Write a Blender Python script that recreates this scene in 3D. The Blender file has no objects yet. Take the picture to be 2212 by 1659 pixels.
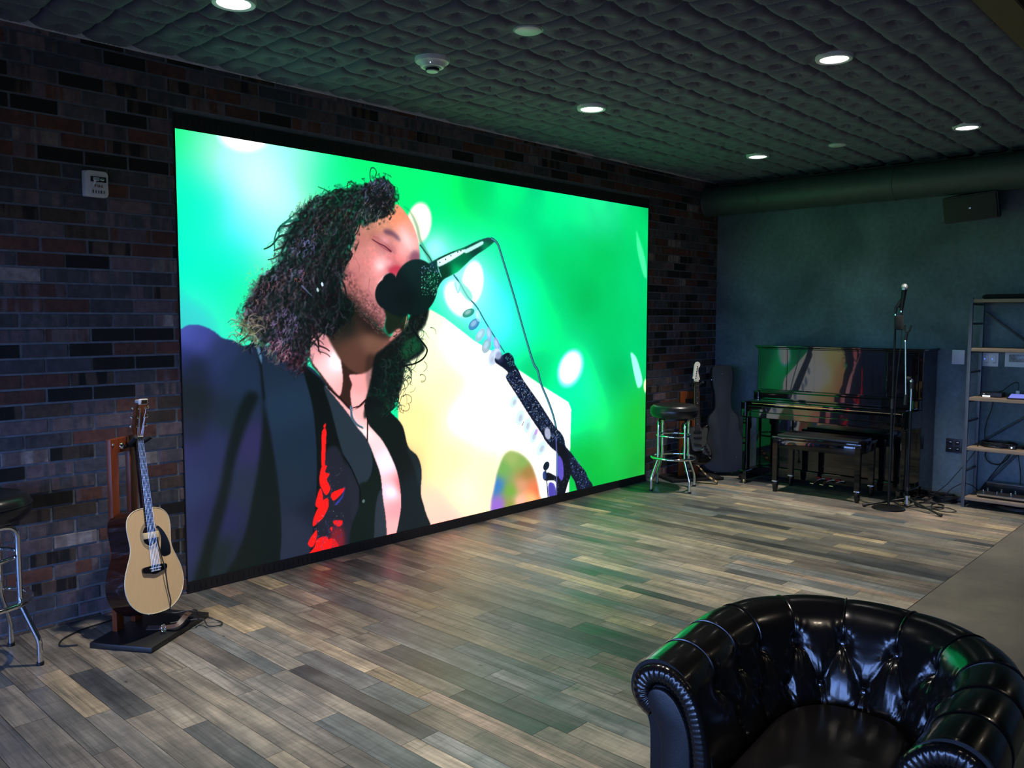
import bpy, bmesh, math, random
import numpy as np
from mathutils import Vector, Matrix, Euler
PI = math.pi
scene = bpy.context.scene
COL = scene.collection
random.seed(5)

# ================================================================= materials
def new_mat(name):
    m = bpy.data.materials.new(name); m.use_nodes = True
    nt = m.node_tree; b = nt.nodes['Principled BSDF']
    return m, nt, b

def srgb(r, g, b):
    f = lambda c: (c / 255) / 12.92 if c / 255 <= .04045 else ((c / 255 + .055) / 1.055) ** 2.4
    return (f(r), f(g), f(b), 1)

def mat(name, col, rough=.5, metal=0., bump=0., bscale=60., coat=0., var=0., vscale=8., emit=None, estr=0., spec=.5, stretch=(1, 1, 1)):
    m, nt, b = new_mat(name)
    b.inputs['Base Color'].default_value = col; b.inputs['Roughness'].default_value = rough; b.inputs['Metallic'].default_value = metal
    b.inputs['Coat Weight'].default_value = coat; b.inputs['Coat Roughness'].default_value = .08
    b.inputs['Specular IOR Level'].default_value = spec
    L = nt.links
    tc = nt.nodes.new('ShaderNodeTexCoord'); mp = nt.nodes.new('ShaderNodeMapping'); mp.inputs['Scale'].default_value = stretch
    L.new(tc.outputs['Object'], mp.inputs['Vector'])
    if var:
        n = nt.nodes.new('ShaderNodeTexNoise'); n.inputs['Scale'].default_value = vscale; n.inputs['Detail'].default_value = 5
        L.new(mp.outputs['Vector'], n.inputs['Vector'])
        r = nt.nodes.new('ShaderNodeValToRGB'); r.color_ramp.elements[0].position = .3; r.color_ramp.elements[1].position = .7
        r.color_ramp.elements[0].color = tuple(c * (1 - var) for c in col[:3]) + (1,); r.color_ramp.elements[1].color = tuple(min(1, c * (1 + var)) for c in col[:3]) + (1,)
        L.new(n.outputs['Fac'], r.inputs['Fac']); L.new(r.outputs['Color'], b.inputs['Base Color'])
    if bump:
        n = nt.nodes.new('ShaderNodeTexNoise'); n.inputs['Scale'].default_value = bscale; n.inputs['Detail'].default_value = 4
        L.new(mp.outputs['Vector'], n.inputs['Vector'])
        bp = nt.nodes.new('ShaderNodeBump'); bp.inputs['Strength'].default_value = bump; bp.inputs['Distance'].default_value = .003
        L.new(n.outputs['Fac'], bp.inputs['Height']); L.new(bp.outputs['Normal'], b.inputs['Normal'])
    if emit:
        b.inputs['Emission Color'].default_value = emit; b.inputs['Emission Strength'].default_value = estr
    return m

M = {}
M['black_metal'] = mat('black_metal', srgb(26, 27, 29), .38, .6)
M['black_plastic'] = mat('black_plastic', srgb(20, 20, 22), .45)
M['bezel'] = mat('bezel_black', srgb(24, 24, 25), .5)
M['slot'] = mat('slot_black', srgb(5, 5, 5), .8)
M['chrome'] = mat('chrome', (.82, .83, .85, 1), .08, 1.)
M['steel'] = mat('steel', (.5, .51, .53, 1), .28, 1.)
M['dark_steel'] = mat('dark_steel', srgb(88, 94, 102), .45, .45, var=.15)
M['leather'] = mat('armchair_leather', (.0045, .0042, .0042, 1), .21, bump=.06, bscale=110, coat=.25)
M['leather_matte'] = mat('panel_leather', (.011, .011, .012, 1), .34, bump=.12, bscale=190)
M['vinyl'] = mat('seat_vinyl', (.012, .013, .014, 1), .3, bump=.15, bscale=120)
M['button'] = mat('stud_metal', (.55, .5, .46, 1), .25, 1.)
M['white_plastic'] = mat('white_plastic', srgb(214, 216, 218), .4)
M['grey_plastic'] = mat('grey_plastic', srgb(150, 156, 160), .45)
M['clear'] = mat('lens_plastic', srgb(200, 210, 212), .12, .4)
M['ebony'] = mat('piano_lacquer', (.003, .003, .0035, 1), .02, coat=.2, spec=.5)
M['brass'] = mat('brass', (.75, .55, .26, 1), .25, 1.)
M['red_felt'] = mat('red_felt', srgb(140, 20, 24), .9)
M['ivory'] = mat('ivory', srgb(226, 222, 208), .35)
M['spruce'] = mat('spruce_top', srgb(214, 184, 144), .32, var=.07, vscale=14, stretch=(22, 1, 1), coat=.2)
M['mahogany'] = mat('mahogany_sides', srgb(38, 19, 14), .16, var=.25, vscale=12, stretch=(1, 6, 1), coat=.5)
M['rosewood'] = mat('rosewood', srgb(40, 30, 26), .45, var=.2, vscale=40)
M['head_wood'] = mat('headstock_wood', srgb(104, 54, 30), .3, var=.2, vscale=20)
M['binding'] = mat('binding_cream', srgb(214, 204, 176), .4)
M['rosette'] = mat('rosette_ring', srgb(150, 138, 116), .4)
M['stand_wood'] = mat('stand_wood', srgb(112, 50, 20), .4, var=.2, vscale=14, stretch=(6, 6, 1))
M['maple'] = mat('maple', srgb(196, 168, 124), .4)
M['grey_guard'] = mat('pearl_pickguard', srgb(60, 62, 62), .35, var=.12, vscale=40)
M['black_gloss'] = mat('black_gloss', (.006, .006, .007, 1), .12, coat=.5)
M['case_skin'] = mat('case_vinyl', srgb(24, 32, 44), .62, bump=.4, bscale=260)
M['cable'] = mat('cable_rubber', srgb(16, 16, 18), .5)
M['shelf_wood'] = mat('shelf_wood', srgb(138, 118, 100), .6, var=.22, vscale=9, stretch=(1, .3, 4))
M['duct'] = mat('painted_duct', srgb(62, 74, 74), .5, bump=.2, bscale=30, var=.08)
M['cloth_dark'] = mat('dark_cloth', srgb(28, 30, 32), .9, bump=.6, bscale=40)
M['blue_led'] = mat('blue_led', (.02, .05, .6, 1), .4, emit=(.05, .12, 1, 1), estr=2.5)
M['tablet'] = mat('tablet_screen', (.1, .1, .3, 1), .15, emit=(.20, .24, .85, 1), estr=.8)
M['lens_glow'] = mat('lamp_lens', (1, 1, 1, 1), .4, emit=(1, .97, .92, 1), estr=9)
M['white_led'] = mat('white_led', (1, 1, 1, 1), .4, emit=(.8, .9, 1, 1), estr=3)
M['strap'] = mat('strap_web', srgb(30, 27, 24), .8)
M['strap_tan'] = mat('strap_pattern_tan', srgb(170, 140, 92), .7)
M['grille'] = mat('speaker_grille', srgb(30, 34, 36), .6, bump=.5, bscale=500)
M['leather_brown'] = mat('strap_brown', srgb(70, 52, 46), .5)
M['dark_ceiling'] = mat('plain_ceiling_paint', srgb(34, 36, 38), .8)
M['beam'] = mat('beam_paint', srgb(96, 84, 58), .7, var=.1)
M['plain_wall'] = mat('plain_wall_paint', srgb(70, 72, 74), .8, var=.1, vscale=2)
M['window_frame'] = mat('window_frame_metal', srgb(40, 42, 44), .5)

def floor_mat():
    m, nt, b = new_mat('reclaimed_wood_floor'); N, L = nt.nodes, nt.links
    at = N.new('ShaderNodeAttribute'); at.attribute_name = 'plank'
    at2 = N.new('ShaderNodeAttribute'); at2.attribute_name = 'rnd'
    tc = N.new('ShaderNodeTexCoord')
    ad = N.new('ShaderNodeVectorMath'); ad.operation = 'ADD'
    L.new(tc.outputs['Object'], ad.inputs[0]); L.new(at2.outputs['Color'], ad.inputs[1])
    def noise(scale, st, det=5, rough=.6):
        mp = N.new('ShaderNodeMapping'); mp.inputs['Scale'].default_value = st
        L.new(ad.outputs[0], mp.inputs['Vector'])
        n = N.new('ShaderNodeTexNoise'); n.inputs['Scale'].default_value = scale; n.inputs['Detail'].default_value = det; n.inputs['Roughness'].default_value = rough
        L.new(mp.outputs['Vector'], n.inputs['Vector']); return n.outputs['Fac']
    def ramp(src, p0, c0, p1, c1):
        r = N.new('ShaderNodeValToRGB'); r.color_ramp.elements[0].position = p0; r.color_ramp.elements[1].position = p1
        r.color_ramp.elements[0].color = c0; r.color_ramp.elements[1].color = c1; L.new(src, r.inputs['Fac']); return r.outputs['Color']
    def mix(a, bb, fac, mode='MIX'):
        x = N.new('ShaderNodeMix'); x.data_type = 'RGBA'; x.blend_type = mode
        if isinstance(fac, float): x.inputs[0].default_value = fac
        else: L.new(fac, x.inputs[0])
        for s, v in ((6, a), (7, bb)):
            if isinstance(v, tuple): x.inputs[s].default_value = v
            else: L.new(v, x.inputs[s])
        return x.outputs[2]
    g1 = noise(1.0, (26, 2.0, 26)); g2 = noise(1.0, (110, 5, 110)); blot = noise(3.4, (1, .6, 1), 4); saw = noise(1.0, (5, 60, 5), 3)
    c = mix(at.outputs['Color'], ramp(g1, .3, (.5, .5, .51, 1), .7, (1.5, 1.48, 1.44, 1)), .85, 'MULTIPLY')
    c = mix(c, ramp(blot, .34, (.5, .54, .58, 1), .66, (1.25, 1.2, 1.12, 1)), .85, 'MULTIPLY')
    c = mix(c, ramp(saw, .36, (.7, .7, .72, 1), .6, (1.1, 1.1, 1.1, 1)), .35, 'MULTIPLY')
    c = mix(c, ramp(g2, .3, (.62, .6, .58, 1), .6, (1.1, 1.1, 1.1, 1)), .6, 'MULTIPLY')
    pale = noise(1.0, (60, 2.5, 60), 4, .7); dirt = noise(2.2, (1, 1, 1), 6, .7); cross = noise(1.0, (9, 34, 9), 4)
    c = mix(c, ramp(dirt, .36, (.66, .66, .68, 1), .64, (1.16, 1.15, 1.12, 1)), .9, 'MULTIPLY')
    c = mix(c, ramp(pale, .60, (1, 1, 1, 1), .72, (1.55, 1.52, 1.44, 1)), .7, 'MULTIPLY')
    c = mix(c, ramp(cross, .30, (.55, .56, .58, 1), .42, (1, 1, 1, 1)), .6, 'MULTIPLY')
    streak = noise(1.0, (80, 1.1, 80), 5, .75)
    c = mix(c, ramp(streak, .34, (.42, .42, .44, 1), .47, (1.06, 1.06, 1.05, 1)), .85, 'MULTIPLY')
    # knots and nail holes
    v = N.new('ShaderNodeTexVoronoi'); v.inputs['Scale'].default_value = 3.2; mpv = N.new('ShaderNodeMapping'); mpv.inputs['Scale'].default_value = (2.4, 1, 1)
    L.new(ad.outputs[0], mpv.inputs['Vector']); L.new(mpv.outputs['Vector'], v.inputs['Vector'])
    c = mix(c, ramp(v.outputs['Distance'], .02, (.16, .13, .1, 1), .055, (1, 1, 1, 1)), .9, 'MULTIPLY')
    L.new(c, b.inputs['Base Color'])
    rr = N.new('ShaderNodeMapRange'); rr.inputs['From Min'].default_value = .3; rr.inputs['From Max'].default_value = .7; rr.inputs['To Min'].default_value = .38; rr.inputs['To Max'].default_value = .58
    L.new(blot, rr.inputs['Value']); L.new(rr.outputs['Result'], b.inputs['Roughness'])
    bp = N.new('ShaderNodeBump'); bp.inputs['Strength'].default_value = .22; bp.inputs['Distance'].default_value = .002
    L.new(g2, bp.inputs['Height']); L.new(bp.outputs['Normal'], b.inputs['Normal'])
    return m

def brick_mat():
    m, nt, b = new_mat('tumbled_brick'); N, L = nt.nodes, nt.links
    at = N.new('ShaderNodeAttribute'); at.attribute_name = 'brick'
    at2 = N.new('ShaderNodeAttribute'); at2.attribute_name = 'alt'
    at3 = N.new('ShaderNodeAttribute'); at3.attribute_name = 'rnd'
    tc = N.new('ShaderNodeTexCoord'); ad = N.new('ShaderNodeVectorMath'); ad.operation = 'ADD'
    L.new(tc.outputs['Object'], ad.inputs[0]); L.new(at3.outputs['Color'], ad.inputs[1])
    def noise(st, det=4):
        mp = N.new('ShaderNodeMapping'); mp.inputs['Scale'].default_value = st; L.new(ad.outputs[0], mp.inputs['Vector'])
        n = N.new('ShaderNodeTexNoise'); n.inputs['Scale'].default_value = 1; n.inputs['Detail'].default_value = det; L.new(mp.outputs['Vector'], n.inputs['Vector']); return n.outputs['Fac']
    band = noise((20, 20, 1.6), 2); fine = noise((150, 150, 150), 4); blot = noise((30, 30, 30), 3)
    r = N.new('ShaderNodeValToRGB'); r.color_ramp.elements[0].position = .46; r.color_ramp.elements[1].position = .54; L.new(band, r.inputs['Fac'])
    x = N.new('ShaderNodeMix'); x.data_type = 'RGBA'; L.new(r.outputs['Color'], x.inputs[0]); L.new(at.outputs['Color'], x.inputs[6]); L.new(at2.outputs['Color'], x.inputs[7])
    r2 = N.new('ShaderNodeValToRGB'); r2.color_ramp.elements[0].position = .3; r2.color_ramp.elements[0].color = (.62, .62, .64, 1); r2.color_ramp.elements[1].position = .7; r2.color_ramp.elements[1].color = (1.3, 1.28, 1.25, 1)
    L.new(blot, r2.inputs['Fac'])
    y = N.new('ShaderNodeMix'); y.data_type = 'RGBA'; y.blend_type = 'MULTIPLY'; y.inputs[0].default_value = .8; L.new(x.outputs[2], y.inputs[6]); L.new(r2.outputs['Color'], y.inputs[7])
    L.new(y.outputs[2], b.inputs['Base Color']); b.inputs['Roughness'].default_value = .82
    bp = N.new('ShaderNodeBump'); bp.inputs['Strength'].default_value = .55; bp.inputs['Distance'].default_value = .004
    L.new(fine, bp.inputs['Height']); L.new(bp.outputs['Normal'], b.inputs['Normal'])
    return m

def plaster_mat():
    m, nt, b = new_mat('dark_trowelled_plaster'); N, L = nt.nodes, nt.links
    tc = N.new('ShaderNodeTexCoord')
    def noise(s, det, dist=0.):
        n = N.new('ShaderNodeTexNoise'); n.inputs['Scale'].default_value = s; n.inputs['Detail'].default_value = det; n.inputs['Distortion'].default_value = dist
        L.new(tc.outputs['Object'], n.inputs['Vector']); return n.outputs['Fac']
    a = noise(1.5, 6, .6); f = noise(26, 6); g = noise(90, 3)
    r = N.new('ShaderNodeValToRGB'); e = r.color_ramp.elements; e[0].position = .3; e[0].color = srgb(66, 84, 90); e[1].position = .72; e[1].color = srgb(108, 130, 138)
    L.new(a, r.inputs['Fac'])
    r2 = N.new('ShaderNodeValToRGB'); r2.color_ramp.elements[0].position = .3; r2.color_ramp.elements[0].color = (.78, .78, .78, 1); r2.color_ramp.elements[1].position = .7; r2.color_ramp.elements[1].color = (1.15, 1.15, 1.15, 1)
    L.new(f, r2.inputs['Fac'])
    y = N.new('ShaderNodeMix'); y.data_type = 'RGBA'; y.blend_type = 'MULTIPLY'; y.inputs[0].default_value = .8; L.new(r.outputs['Color'], y.inputs[6]); L.new(r2.outputs['Color'], y.inputs[7])
    # pale trowel arc above the shelf
    L.new(y.outputs[2], b.inputs['Base Color']); b.inputs['Roughness'].default_value = .62
    bp = N.new('ShaderNodeBump'); bp.inputs['Strength'].default_value = .35; bp.inputs['Distance'].default_value = .004
    L.new(f, bp.inputs['Height']); bp2 = N.new('ShaderNodeBump'); bp2.inputs['Strength'].default_value = .2; bp2.inputs['Distance'].default_value = .002
    L.new(g, bp2.inputs['Height']); L.new(bp.outputs['Normal'], bp2.inputs['Normal']); L.new(bp2.outputs['Normal'], b.inputs['Normal'])
    return m

def concrete_mat():
    m, nt, b = new_mat('polished_concrete'); N, L = nt.nodes, nt.links
    tc = N.new('ShaderNodeTexCoord'); n = N.new('ShaderNodeTexNoise'); n.inputs['Scale'].default_value = 2.2; n.inputs['Detail'].default_value = 8; n.inputs['Roughness'].default_value = .65
    L.new(tc.outputs['Object'], n.inputs['Vector'])
    r = N.new('ShaderNodeValToRGB'); e = r.color_ramp.elements; e[0].position = .3; e[0].color = srgb(76, 74, 68); e[1].position = .7; e[1].color = srgb(112, 108, 98)
    L.new(n.outputs['Fac'], r.inputs['Fac']); L.new(r.outputs['Color'], b.inputs['Base Color']); b.inputs['Roughness'].default_value = .5
    return m

def fabric_mat():
    m, nt, b = new_mat('quilted_fabric'); N, L = nt.nodes, nt.links
    tc = N.new('ShaderNodeTexCoord'); n = N.new('ShaderNodeTexNoise'); n.inputs['Scale'].default_value = 240; n.inputs['Detail'].default_value = 3
    L.new(tc.outputs['Object'], n.inputs['Vector'])
    b.inputs['Base Color'].default_value = srgb(86, 86, 100); b.inputs['Roughness'].default_value = .95; b.inputs['Sheen Weight'].default_value = .15
    bp = N.new('ShaderNodeBump'); bp.inputs['Strength'].default_value = .4; bp.inputs['Distance'].default_value = .002
    L.new(n.outputs['Fac'], bp.inputs['Height']); L.new(bp.outputs['Normal'], b.inputs['Normal'])
    return m
def vent_mat():
    m, nt, b = new_mat('slotted_vent'); N, L = nt.nodes, nt.links
    tc = N.new('ShaderNodeTexCoord'); sp = N.new('ShaderNodeSeparateXYZ'); L.new(tc.outputs['Object'], sp.inputs[0])
    def mth(op, a, bb): x = N.new('ShaderNodeMath'); x.operation = op; [L.new(v, x.inputs[i]) if not isinstance(v, float) else setattr(x.inputs[i], 'default_value', v) for i, v in enumerate((a, bb))]; return x.outputs[0]
    a = mth('LESS_THAN', mth('PINGPONG', sp.outputs['X'], .0168), .0032)
    g = N.new('ShaderNodeSeparateXYZ'); L.new(tc.outputs['Generated'], g.inputs[0])
    z = mth('MULTIPLY', mth('GREATER_THAN', g.outputs['Z'], .26), mth('LESS_THAN', g.outputs['Z'], .74)); f = mth('MULTIPLY', a, z)
    x = N.new('ShaderNodeMix'); x.data_type = 'RGBA'; L.new(f, x.inputs[0]); x.inputs[6].default_value = srgb(30, 30, 31); x.inputs[7].default_value = srgb(4, 4, 4)
    L.new(x.outputs[2], b.inputs['Base Color']); b.inputs['Roughness'].default_value = .5
    return m
M['vent'] = vent_mat()
M['floor'] = floor_mat(); M['brick'] = brick_mat(); M['plaster'] = plaster_mat(); M['concrete'] = concrete_mat(); M['fabric'] = fabric_mat()
M['mortar'] = mat('mortar', srgb(112, 118, 126), .95, bump=.8, bscale=120, var=.2, vscale=30)

# ================================================================= mesh builder
def frame_to(d):
    """rotation taking +Z to direction d"""
    return Vector(d).to_track_quat('Z', 'Y').to_matrix().to_4x4()

class MB:
    def __init__(s, T=None): s.v = []; s.f = []; s.T = T or Matrix.Identity(4)
    def add(s, verts, faces, T=None):
        o = len(s.v); A = s.T @ T if T is not None else s.T
        s.v += [tuple(A @ Vector(p)) for p in verts]; s.f += [tuple(i + o for i in f) for f in faces]; return s
    def box(s, c, size, rot=None, bev=0.):
        x, y, z = [d / 2 for d in size]
        T = Matrix.Translation(c) @ (Euler(rot).to_matrix().to_4x4() if rot else Matrix.Identity(4))
        if bev <= 0:
            return s.add([(-x, -y, -z), (x, -y, -z), (x, y, -z), (-x, y, -z), (-x, -y, z), (x, -y, z), (x, y, z), (-x, y, z)],
                         [(0, 3, 2, 1), (4, 5, 6, 7), (0, 1, 5, 4), (1, 2, 6, 5), (2, 3, 7, 6), (3, 0, 4, 7)], T)
        bm = bmesh.new(); bmesh.ops.create_cube(bm, size=1); bmesh.ops.scale(bm, vec=size, verts=bm.verts)
        bmesh.ops.bevel(bm, geom=bm.edges[:], offset=min(bev, min(size) * .45), segments=2, affect='EDGES', profile=.6)
        bm.verts.index_update(); vs = [tuple(v.co) for v in bm.verts]; fs = [tuple(v.index for v in f.verts) for f in bm.faces]; bm.free()
        return s.add(vs, fs, T)
    def cyl(s, p0, p1, r0, r1=None, n=20, cap=True):
        r1 = r0 if r1 is None else r1; p0, p1 = Vector(p0), Vector(p1); L_ = (p1 - p0).length
        T = Matrix.Translation(p0) @ frame_to(p1 - p0)
        vs = [(r0 * math.cos(2 * PI * i / n), r0 * math.sin(2 * PI * i / n), 0) for i in range(n)] + [(r1 * math.cos(2 * PI * i / n), r1 * math.sin(2 * PI * i / n), L_) for i in range(n)]
        fs = [(i, (i + 1) % n, n + (i + 1) % n, n + i) for i in range(n)]
        if cap: fs += [tuple(range(n))[::-1], tuple(range(n, 2 * n))]
        return s.add(vs, fs, T)
    def lathe(s, prof, T=None, n=32, closed=False):
        vs = []; fs = []; k = len(prof)
        for i in range(n):
            a = 2 * PI * i / n
            for r, z in prof: vs.append((r * math.cos(a), r * math.sin(a), z))
        for i in range(n):
            j = (i + 1) % n
            for q in range(k - 1 + (1 if closed else 0)):
                q2 = (q + 1) % k; fs.append((i * k + q, j * k + q, j * k + q2, i * k + q2))
        if not closed:
            if prof[0][0] > 1e-6: fs.append(tuple(i * k for i in range(n))[::-1])
            if prof[-1][0] > 1e-6: fs.append(tuple(i * k + k - 1 for i in range(n)))
        return s.add(vs, fs, T)
    def torus(s, c, R, r, T=None, n=48, m=12):
        prof = [(R + r * math.cos(2 * PI * i / m), r * math.sin(2 * PI * i / m)) for i in range(m)]
        return s.lathe(prof, (T or Matrix.Identity(4)) @ Matrix.Translation(c), n, True)
    def tube(s, pts, r, n=8, closed=False, smooth=0):
        P = [Vector(p) for p in pts]
        if smooth: P = catmull(P, smooth, closed)
        N = len(P); vs = []; fs = []
        rr = r if isinstance(r, (list, tuple)) else None
        up = None
        for i in range(N):
            a = P[i - 1] if (i > 0 or closed) else P[i]; b = P[(i + 1) % N] if (i < N - 1 or closed) else P[i]
            t = (b - a).normalized()
            if up is None: up = t.orthogonal().normalized()
            up = (up - t * up.dot(t))
            up = up.normalized() if up.length > 1e-6 else t.orthogonal().normalized()
            w = t.cross(up); q = (rr[min(i * len(rr) // N, len(rr) - 1)] if rr else r)
            for k in range(n):
                an = 2 * PI * k / n; vs.append(tuple(P[i] + (up * math.cos(an) + w * math.sin(an)) * q))
        for i in range(N if closed else N - 1):
            j = (i + 1) % N
            for k in range(n): fs.append((i * n + k, i * n + (k + 1) % n, j * n + (k + 1) % n, j * n + k))
        if not closed: fs += [tuple(range(n))[::-1], tuple(range((N - 1) * n, N * n))]
        return s.add(vs, fs)
    def prism(s, out, z0, z1, T=None, inset=0., zi=0.):
        """extrude 2-D outline (x, y) from z0 to z1, optional rounded lip"""
        n = len(out); cx = sum(p[0] for p in out) / n; cy = sum(p[1] for p in out) / n
        rings = [(0., z0), (0., z1)]
        if inset: rings = [(inset, z0), (inset * .3, z0 + zi * .3), (0., z0 + zi), (0., z1 - zi), (inset * .3, z1 - zi * .3), (inset, z1)]
        nrm = []
        for i in range(n):
            a, b = out[i - 1], out[(i + 1) % n]; d = Vector((b[0] - a[0], b[1] - a[1])); d = d.normalized() if d.length > 0 else d
            nrm.append((-d.y, d.x))
        area = sum(out[i - 1][0] * out[i][1] - out[i][0] * out[i - 1][1] for i in range(n)); sg = 1 if area > 0 else -1
        vs = []; fs = []
        for o, z in rings: vs += [(out[i][0] + sg * nrm[i][0] * o, out[i][1] + sg * nrm[i][1] * o, z) for i in range(n)]
        for r in range(len(rings) - 1):
            for i in range(n):
                j = (i + 1) % n; fs.append((r * n + i, r * n + j, (r + 1) * n + j, (r + 1) * n + i))
        fs += [tuple(range(n))[::-1], tuple(range((len(rings) - 1) * n, len(rings) * n))]
        return s.add(vs, fs, T)
    def sphere(s, c, r, sc=(1, 1, 1), n=16, m=10):
        prof = [(max(1e-7, math.sin(PI * i / m)) * r, -math.cos(PI * i / m) * r) for i in range(m + 1)]
        return s.lathe(prof, Matrix.Translation(c) @ Matrix.Diagonal((*sc, 1)), n)
    def build(s, name, m, parent=None, smooth=True, angle=35, bevel=0., loc=None):
        me = bpy.data.meshes.new(name); me.from_pydata(s.v, [], s.f); me.update()
        bm = bmesh.new(); bm.from_mesh(me); bmesh.ops.recalc_face_normals(bm, faces=bm.faces[:])
        if bevel:
            es = [e for e in bm.edges if len(e.link_faces) == 2 and e.calc_face_angle(0) > .6]
            bmesh.ops.bevel(bm, geom=es, offset=bevel, segments=2, affect='EDGES')
        bm.to_mesh(me); bm.free()
        return link(me, name, m, parent, smooth, angle, loc)

def link(me, name, m, parent=None, smooth=True, angle=35, loc=None):
    if m: me.materials.append(m)
    if smooth:
        me.shade_smooth(); me.set_sharp_from_angle(angle=math.radians(angle))
    o = bpy.data.objects.new(name, me); COL.objects.link(o)
    if parent is not None: o.parent = parent
    if loc: o.location = loc
    return o

def catmull(P, n, closed=False):
    out = []; N = len(P)
    for i in range(N if closed else N - 1):
        a = P[i - 1] if (i > 0 or closed) else P[i]; b = P[i]; c = P[(i + 1) % N]; d = P[(i + 2) % N] if (i + 2 < N or closed) else P[(i + 1) % N]
        for k in range(n):
            t = k / n; out.append(.5 * (2 * b + (c - a) * t + (2 * a - 5 * b + 4 * c - d) * t * t + (3 * b - a - 3 * c + d) * t ** 3))
    if not closed: out.append(P[-1])
    return out

def smooth2(pts, n=6):
    return [(p.x, p.y) for p in catmull([Vector((x, y, 0)) for x, y in pts], n, True)]

def arc2(cx, cy, r, a0, a1, n):
    return [(cx + r * math.cos(math.radians(a0 + (a1 - a0) * i / n)), cy + r * math.sin(math.radians(a0 + (a1 - a0) * i / n))) for i in range(n + 1)]

def thing(name, label, cat, loc=(0, 0, 0), rotz=0., group=None, M4=None):
    o = bpy.data.objects.new(name, None); COL.objects.link(o); o.empty_display_size = .1
    if M4 is not None: o.matrix_world = M4
    else: o.location = loc; o.rotation_euler = (0, 0, rotz)
    o['label'] = label; o['category'] = cat
    if group: o['group'] = group
    return o
def tag(o, label, cat, group=None, kind=None):
    o['label'] = label; o['category'] = cat
    if group: o['group'] = group
    if kind: o['kind'] = kind
    return o
def struct(o, label=None):
    o['kind'] = 'structure'
    if label: o['label'] = label
    return o
def dup(root, loc, rotz=None, label=None):
    r = root.copy(); COL.objects.link(r); r.location = loc
    if rotz is not None: r.rotation_euler = (0, 0, rotz)
    if label: r['label'] = label
    for ch in list(root.children):
        c = ch.copy(); COL.objects.link(c); c.parent = r
        for g in list(ch.children):
            d = g.copy(); COL.objects.link(d); d.parent = c
    return r

def grid_mesh(name, P, closed_u=False):
    """P: nv x nu x 3 array of points -> quad grid mesh"""
    nv, nu = P.shape[:2]
    me = bpy.data.meshes.new(name)
    me.vertices.add(nv * nu); me.vertices.foreach_set('co', P.reshape(-1).astype(np.float32))
    cu = nu if closed_u else nu - 1
    J, I = np.meshgrid(np.arange(nv - 1), np.arange(cu), indexing='ij')
    a = J * nu + I; b = J * nu + (I + 1) % nu; q = np.stack([a, b, b + nu, a + nu], -1).reshape(-1)
    nf = (nv - 1) * cu
    me.loops.add(nf * 4); me.loops.foreach_set('vertex_index', q.astype(np.int32))
    me.polygons.add(nf); me.polygons.foreach_set('loop_start', np.arange(0, nf * 4, 4, dtype=np.int32))
    me.update(calc_edges=True)
    return me
SCREEN_GAIN, WHITE_K, DOWN_P, DOWN_S, ROOM_K, SKY, EXPO = 1.06, .9, 13.0, 62, .36, 15., 0.
# ================================================================= room
XB, ZC, XF, YR = 7.921, 2.975, -3.3, -7.4          # back wall, ceiling height, window wall, right wall
SX0, SX1, SZ0, SZ1 = 2.132, 6.640, .068, 2.564     # lit picture of the video wall (plane y = 0)

def quad_mesh(name, quads, attrs, m, parent=None):
    """quads: list of 4-point faces; attrs: {name: list of rgb per face}"""
    me = bpy.data.meshes.new(name)
    vs = [p for q in quads for p in q]
    me.from_pydata(vs, [], [tuple(range(4 * i, 4 * i + 4)) for i in range(len(quads))]); me.update()
    for k, vals in attrs.items():
        a = me.color_attributes.new(k, 'FLOAT_COLOR', 'CORNER')
        arr = np.repeat(np.c_[np.array(vals, float), np.ones(len(vals))], 4, axis=0).astype(np.float32)
        a.data.foreach_set('color', arr.reshape(-1))
    return link(me, name, m, parent, smooth=False)

LAMPS = [(1.944, -.990), (4.500, -.989), (6.766, -1.020), (4.522, -2.595), (6.766, -2.646)]
# ---- wooden floor of reclaimed planks running away from the video wall
def build_floor():
    rs = random.Random(11)
    pal = [(128, 124, 118), (140, 134, 124), (152, 142, 126), (172, 156, 130), (110, 114, 116), (98, 106, 110), (84, 86, 88), (142, 128, 118), (120, 118, 114), (132, 126, 116), (158, 146, 124), (116, 110, 104)]
    wts = [5, 4, 3, 1.1, 3.4, 2.4, 2, 1.8, 5, 4, 1.0, 3.4]
    quads, colr, rnd = [], [], []
    x = XF
    while x < XB:
        w = rs.choice([.078, .09, .1, .118, .126]); x1 = min(x + w, XB)
        y = 0.02 + rs.uniform(0, .6)
        while y > -3.03:
            y1 = max(y - rs.uniform(.22, 1.25), -3.03)
            if -3.03 < y1 < -2.9: y1 = -3.03
            g = .0009; yy = min(y, .02)
            if yy - y1 > .01:
                quads.append([(x + g, y1 + g, 0), (x1 - g, y1 + g, 0), (x1 - g, yy - g, 0), (x + g, yy - g, 0)])
                c = rs.choices(pal, wts)[0]; k = rs.uniform(.72, .98); colr.append([v * k for v in srgb(*c)[:3]]); rnd.append([rs.uniform(0, 40), rs.uniform(0, 40), rs.uniform(0, 40)])
            y = y1
        x = x1
    o = quad_mesh('floor', quads, {'plank': colr, 'rnd': rnd}, M['floor'])
    struct(o, 'floor of mixed grey and tan reclaimed wood planks')
    mb = MB(); mb.box((.5 * (XF + XB), -1.5, -.055), (XB - XF + .3, 3.06 + .3, .1))
    struct(mb.build('floor', M['slot'], smooth=False), 'dark subfloor showing only in the seams between the planks')
    mb = MB(); mb.box((.5 * (XF + XB), -3.033 + .5 * (YR + 3.033), -.05), (XB - XF, -(YR + 3.033), .1))
    struct(mb.build('floor', M['concrete'], smooth=False), 'brown-grey polished concrete floor beside the wood floor')
build_floor()

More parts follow.
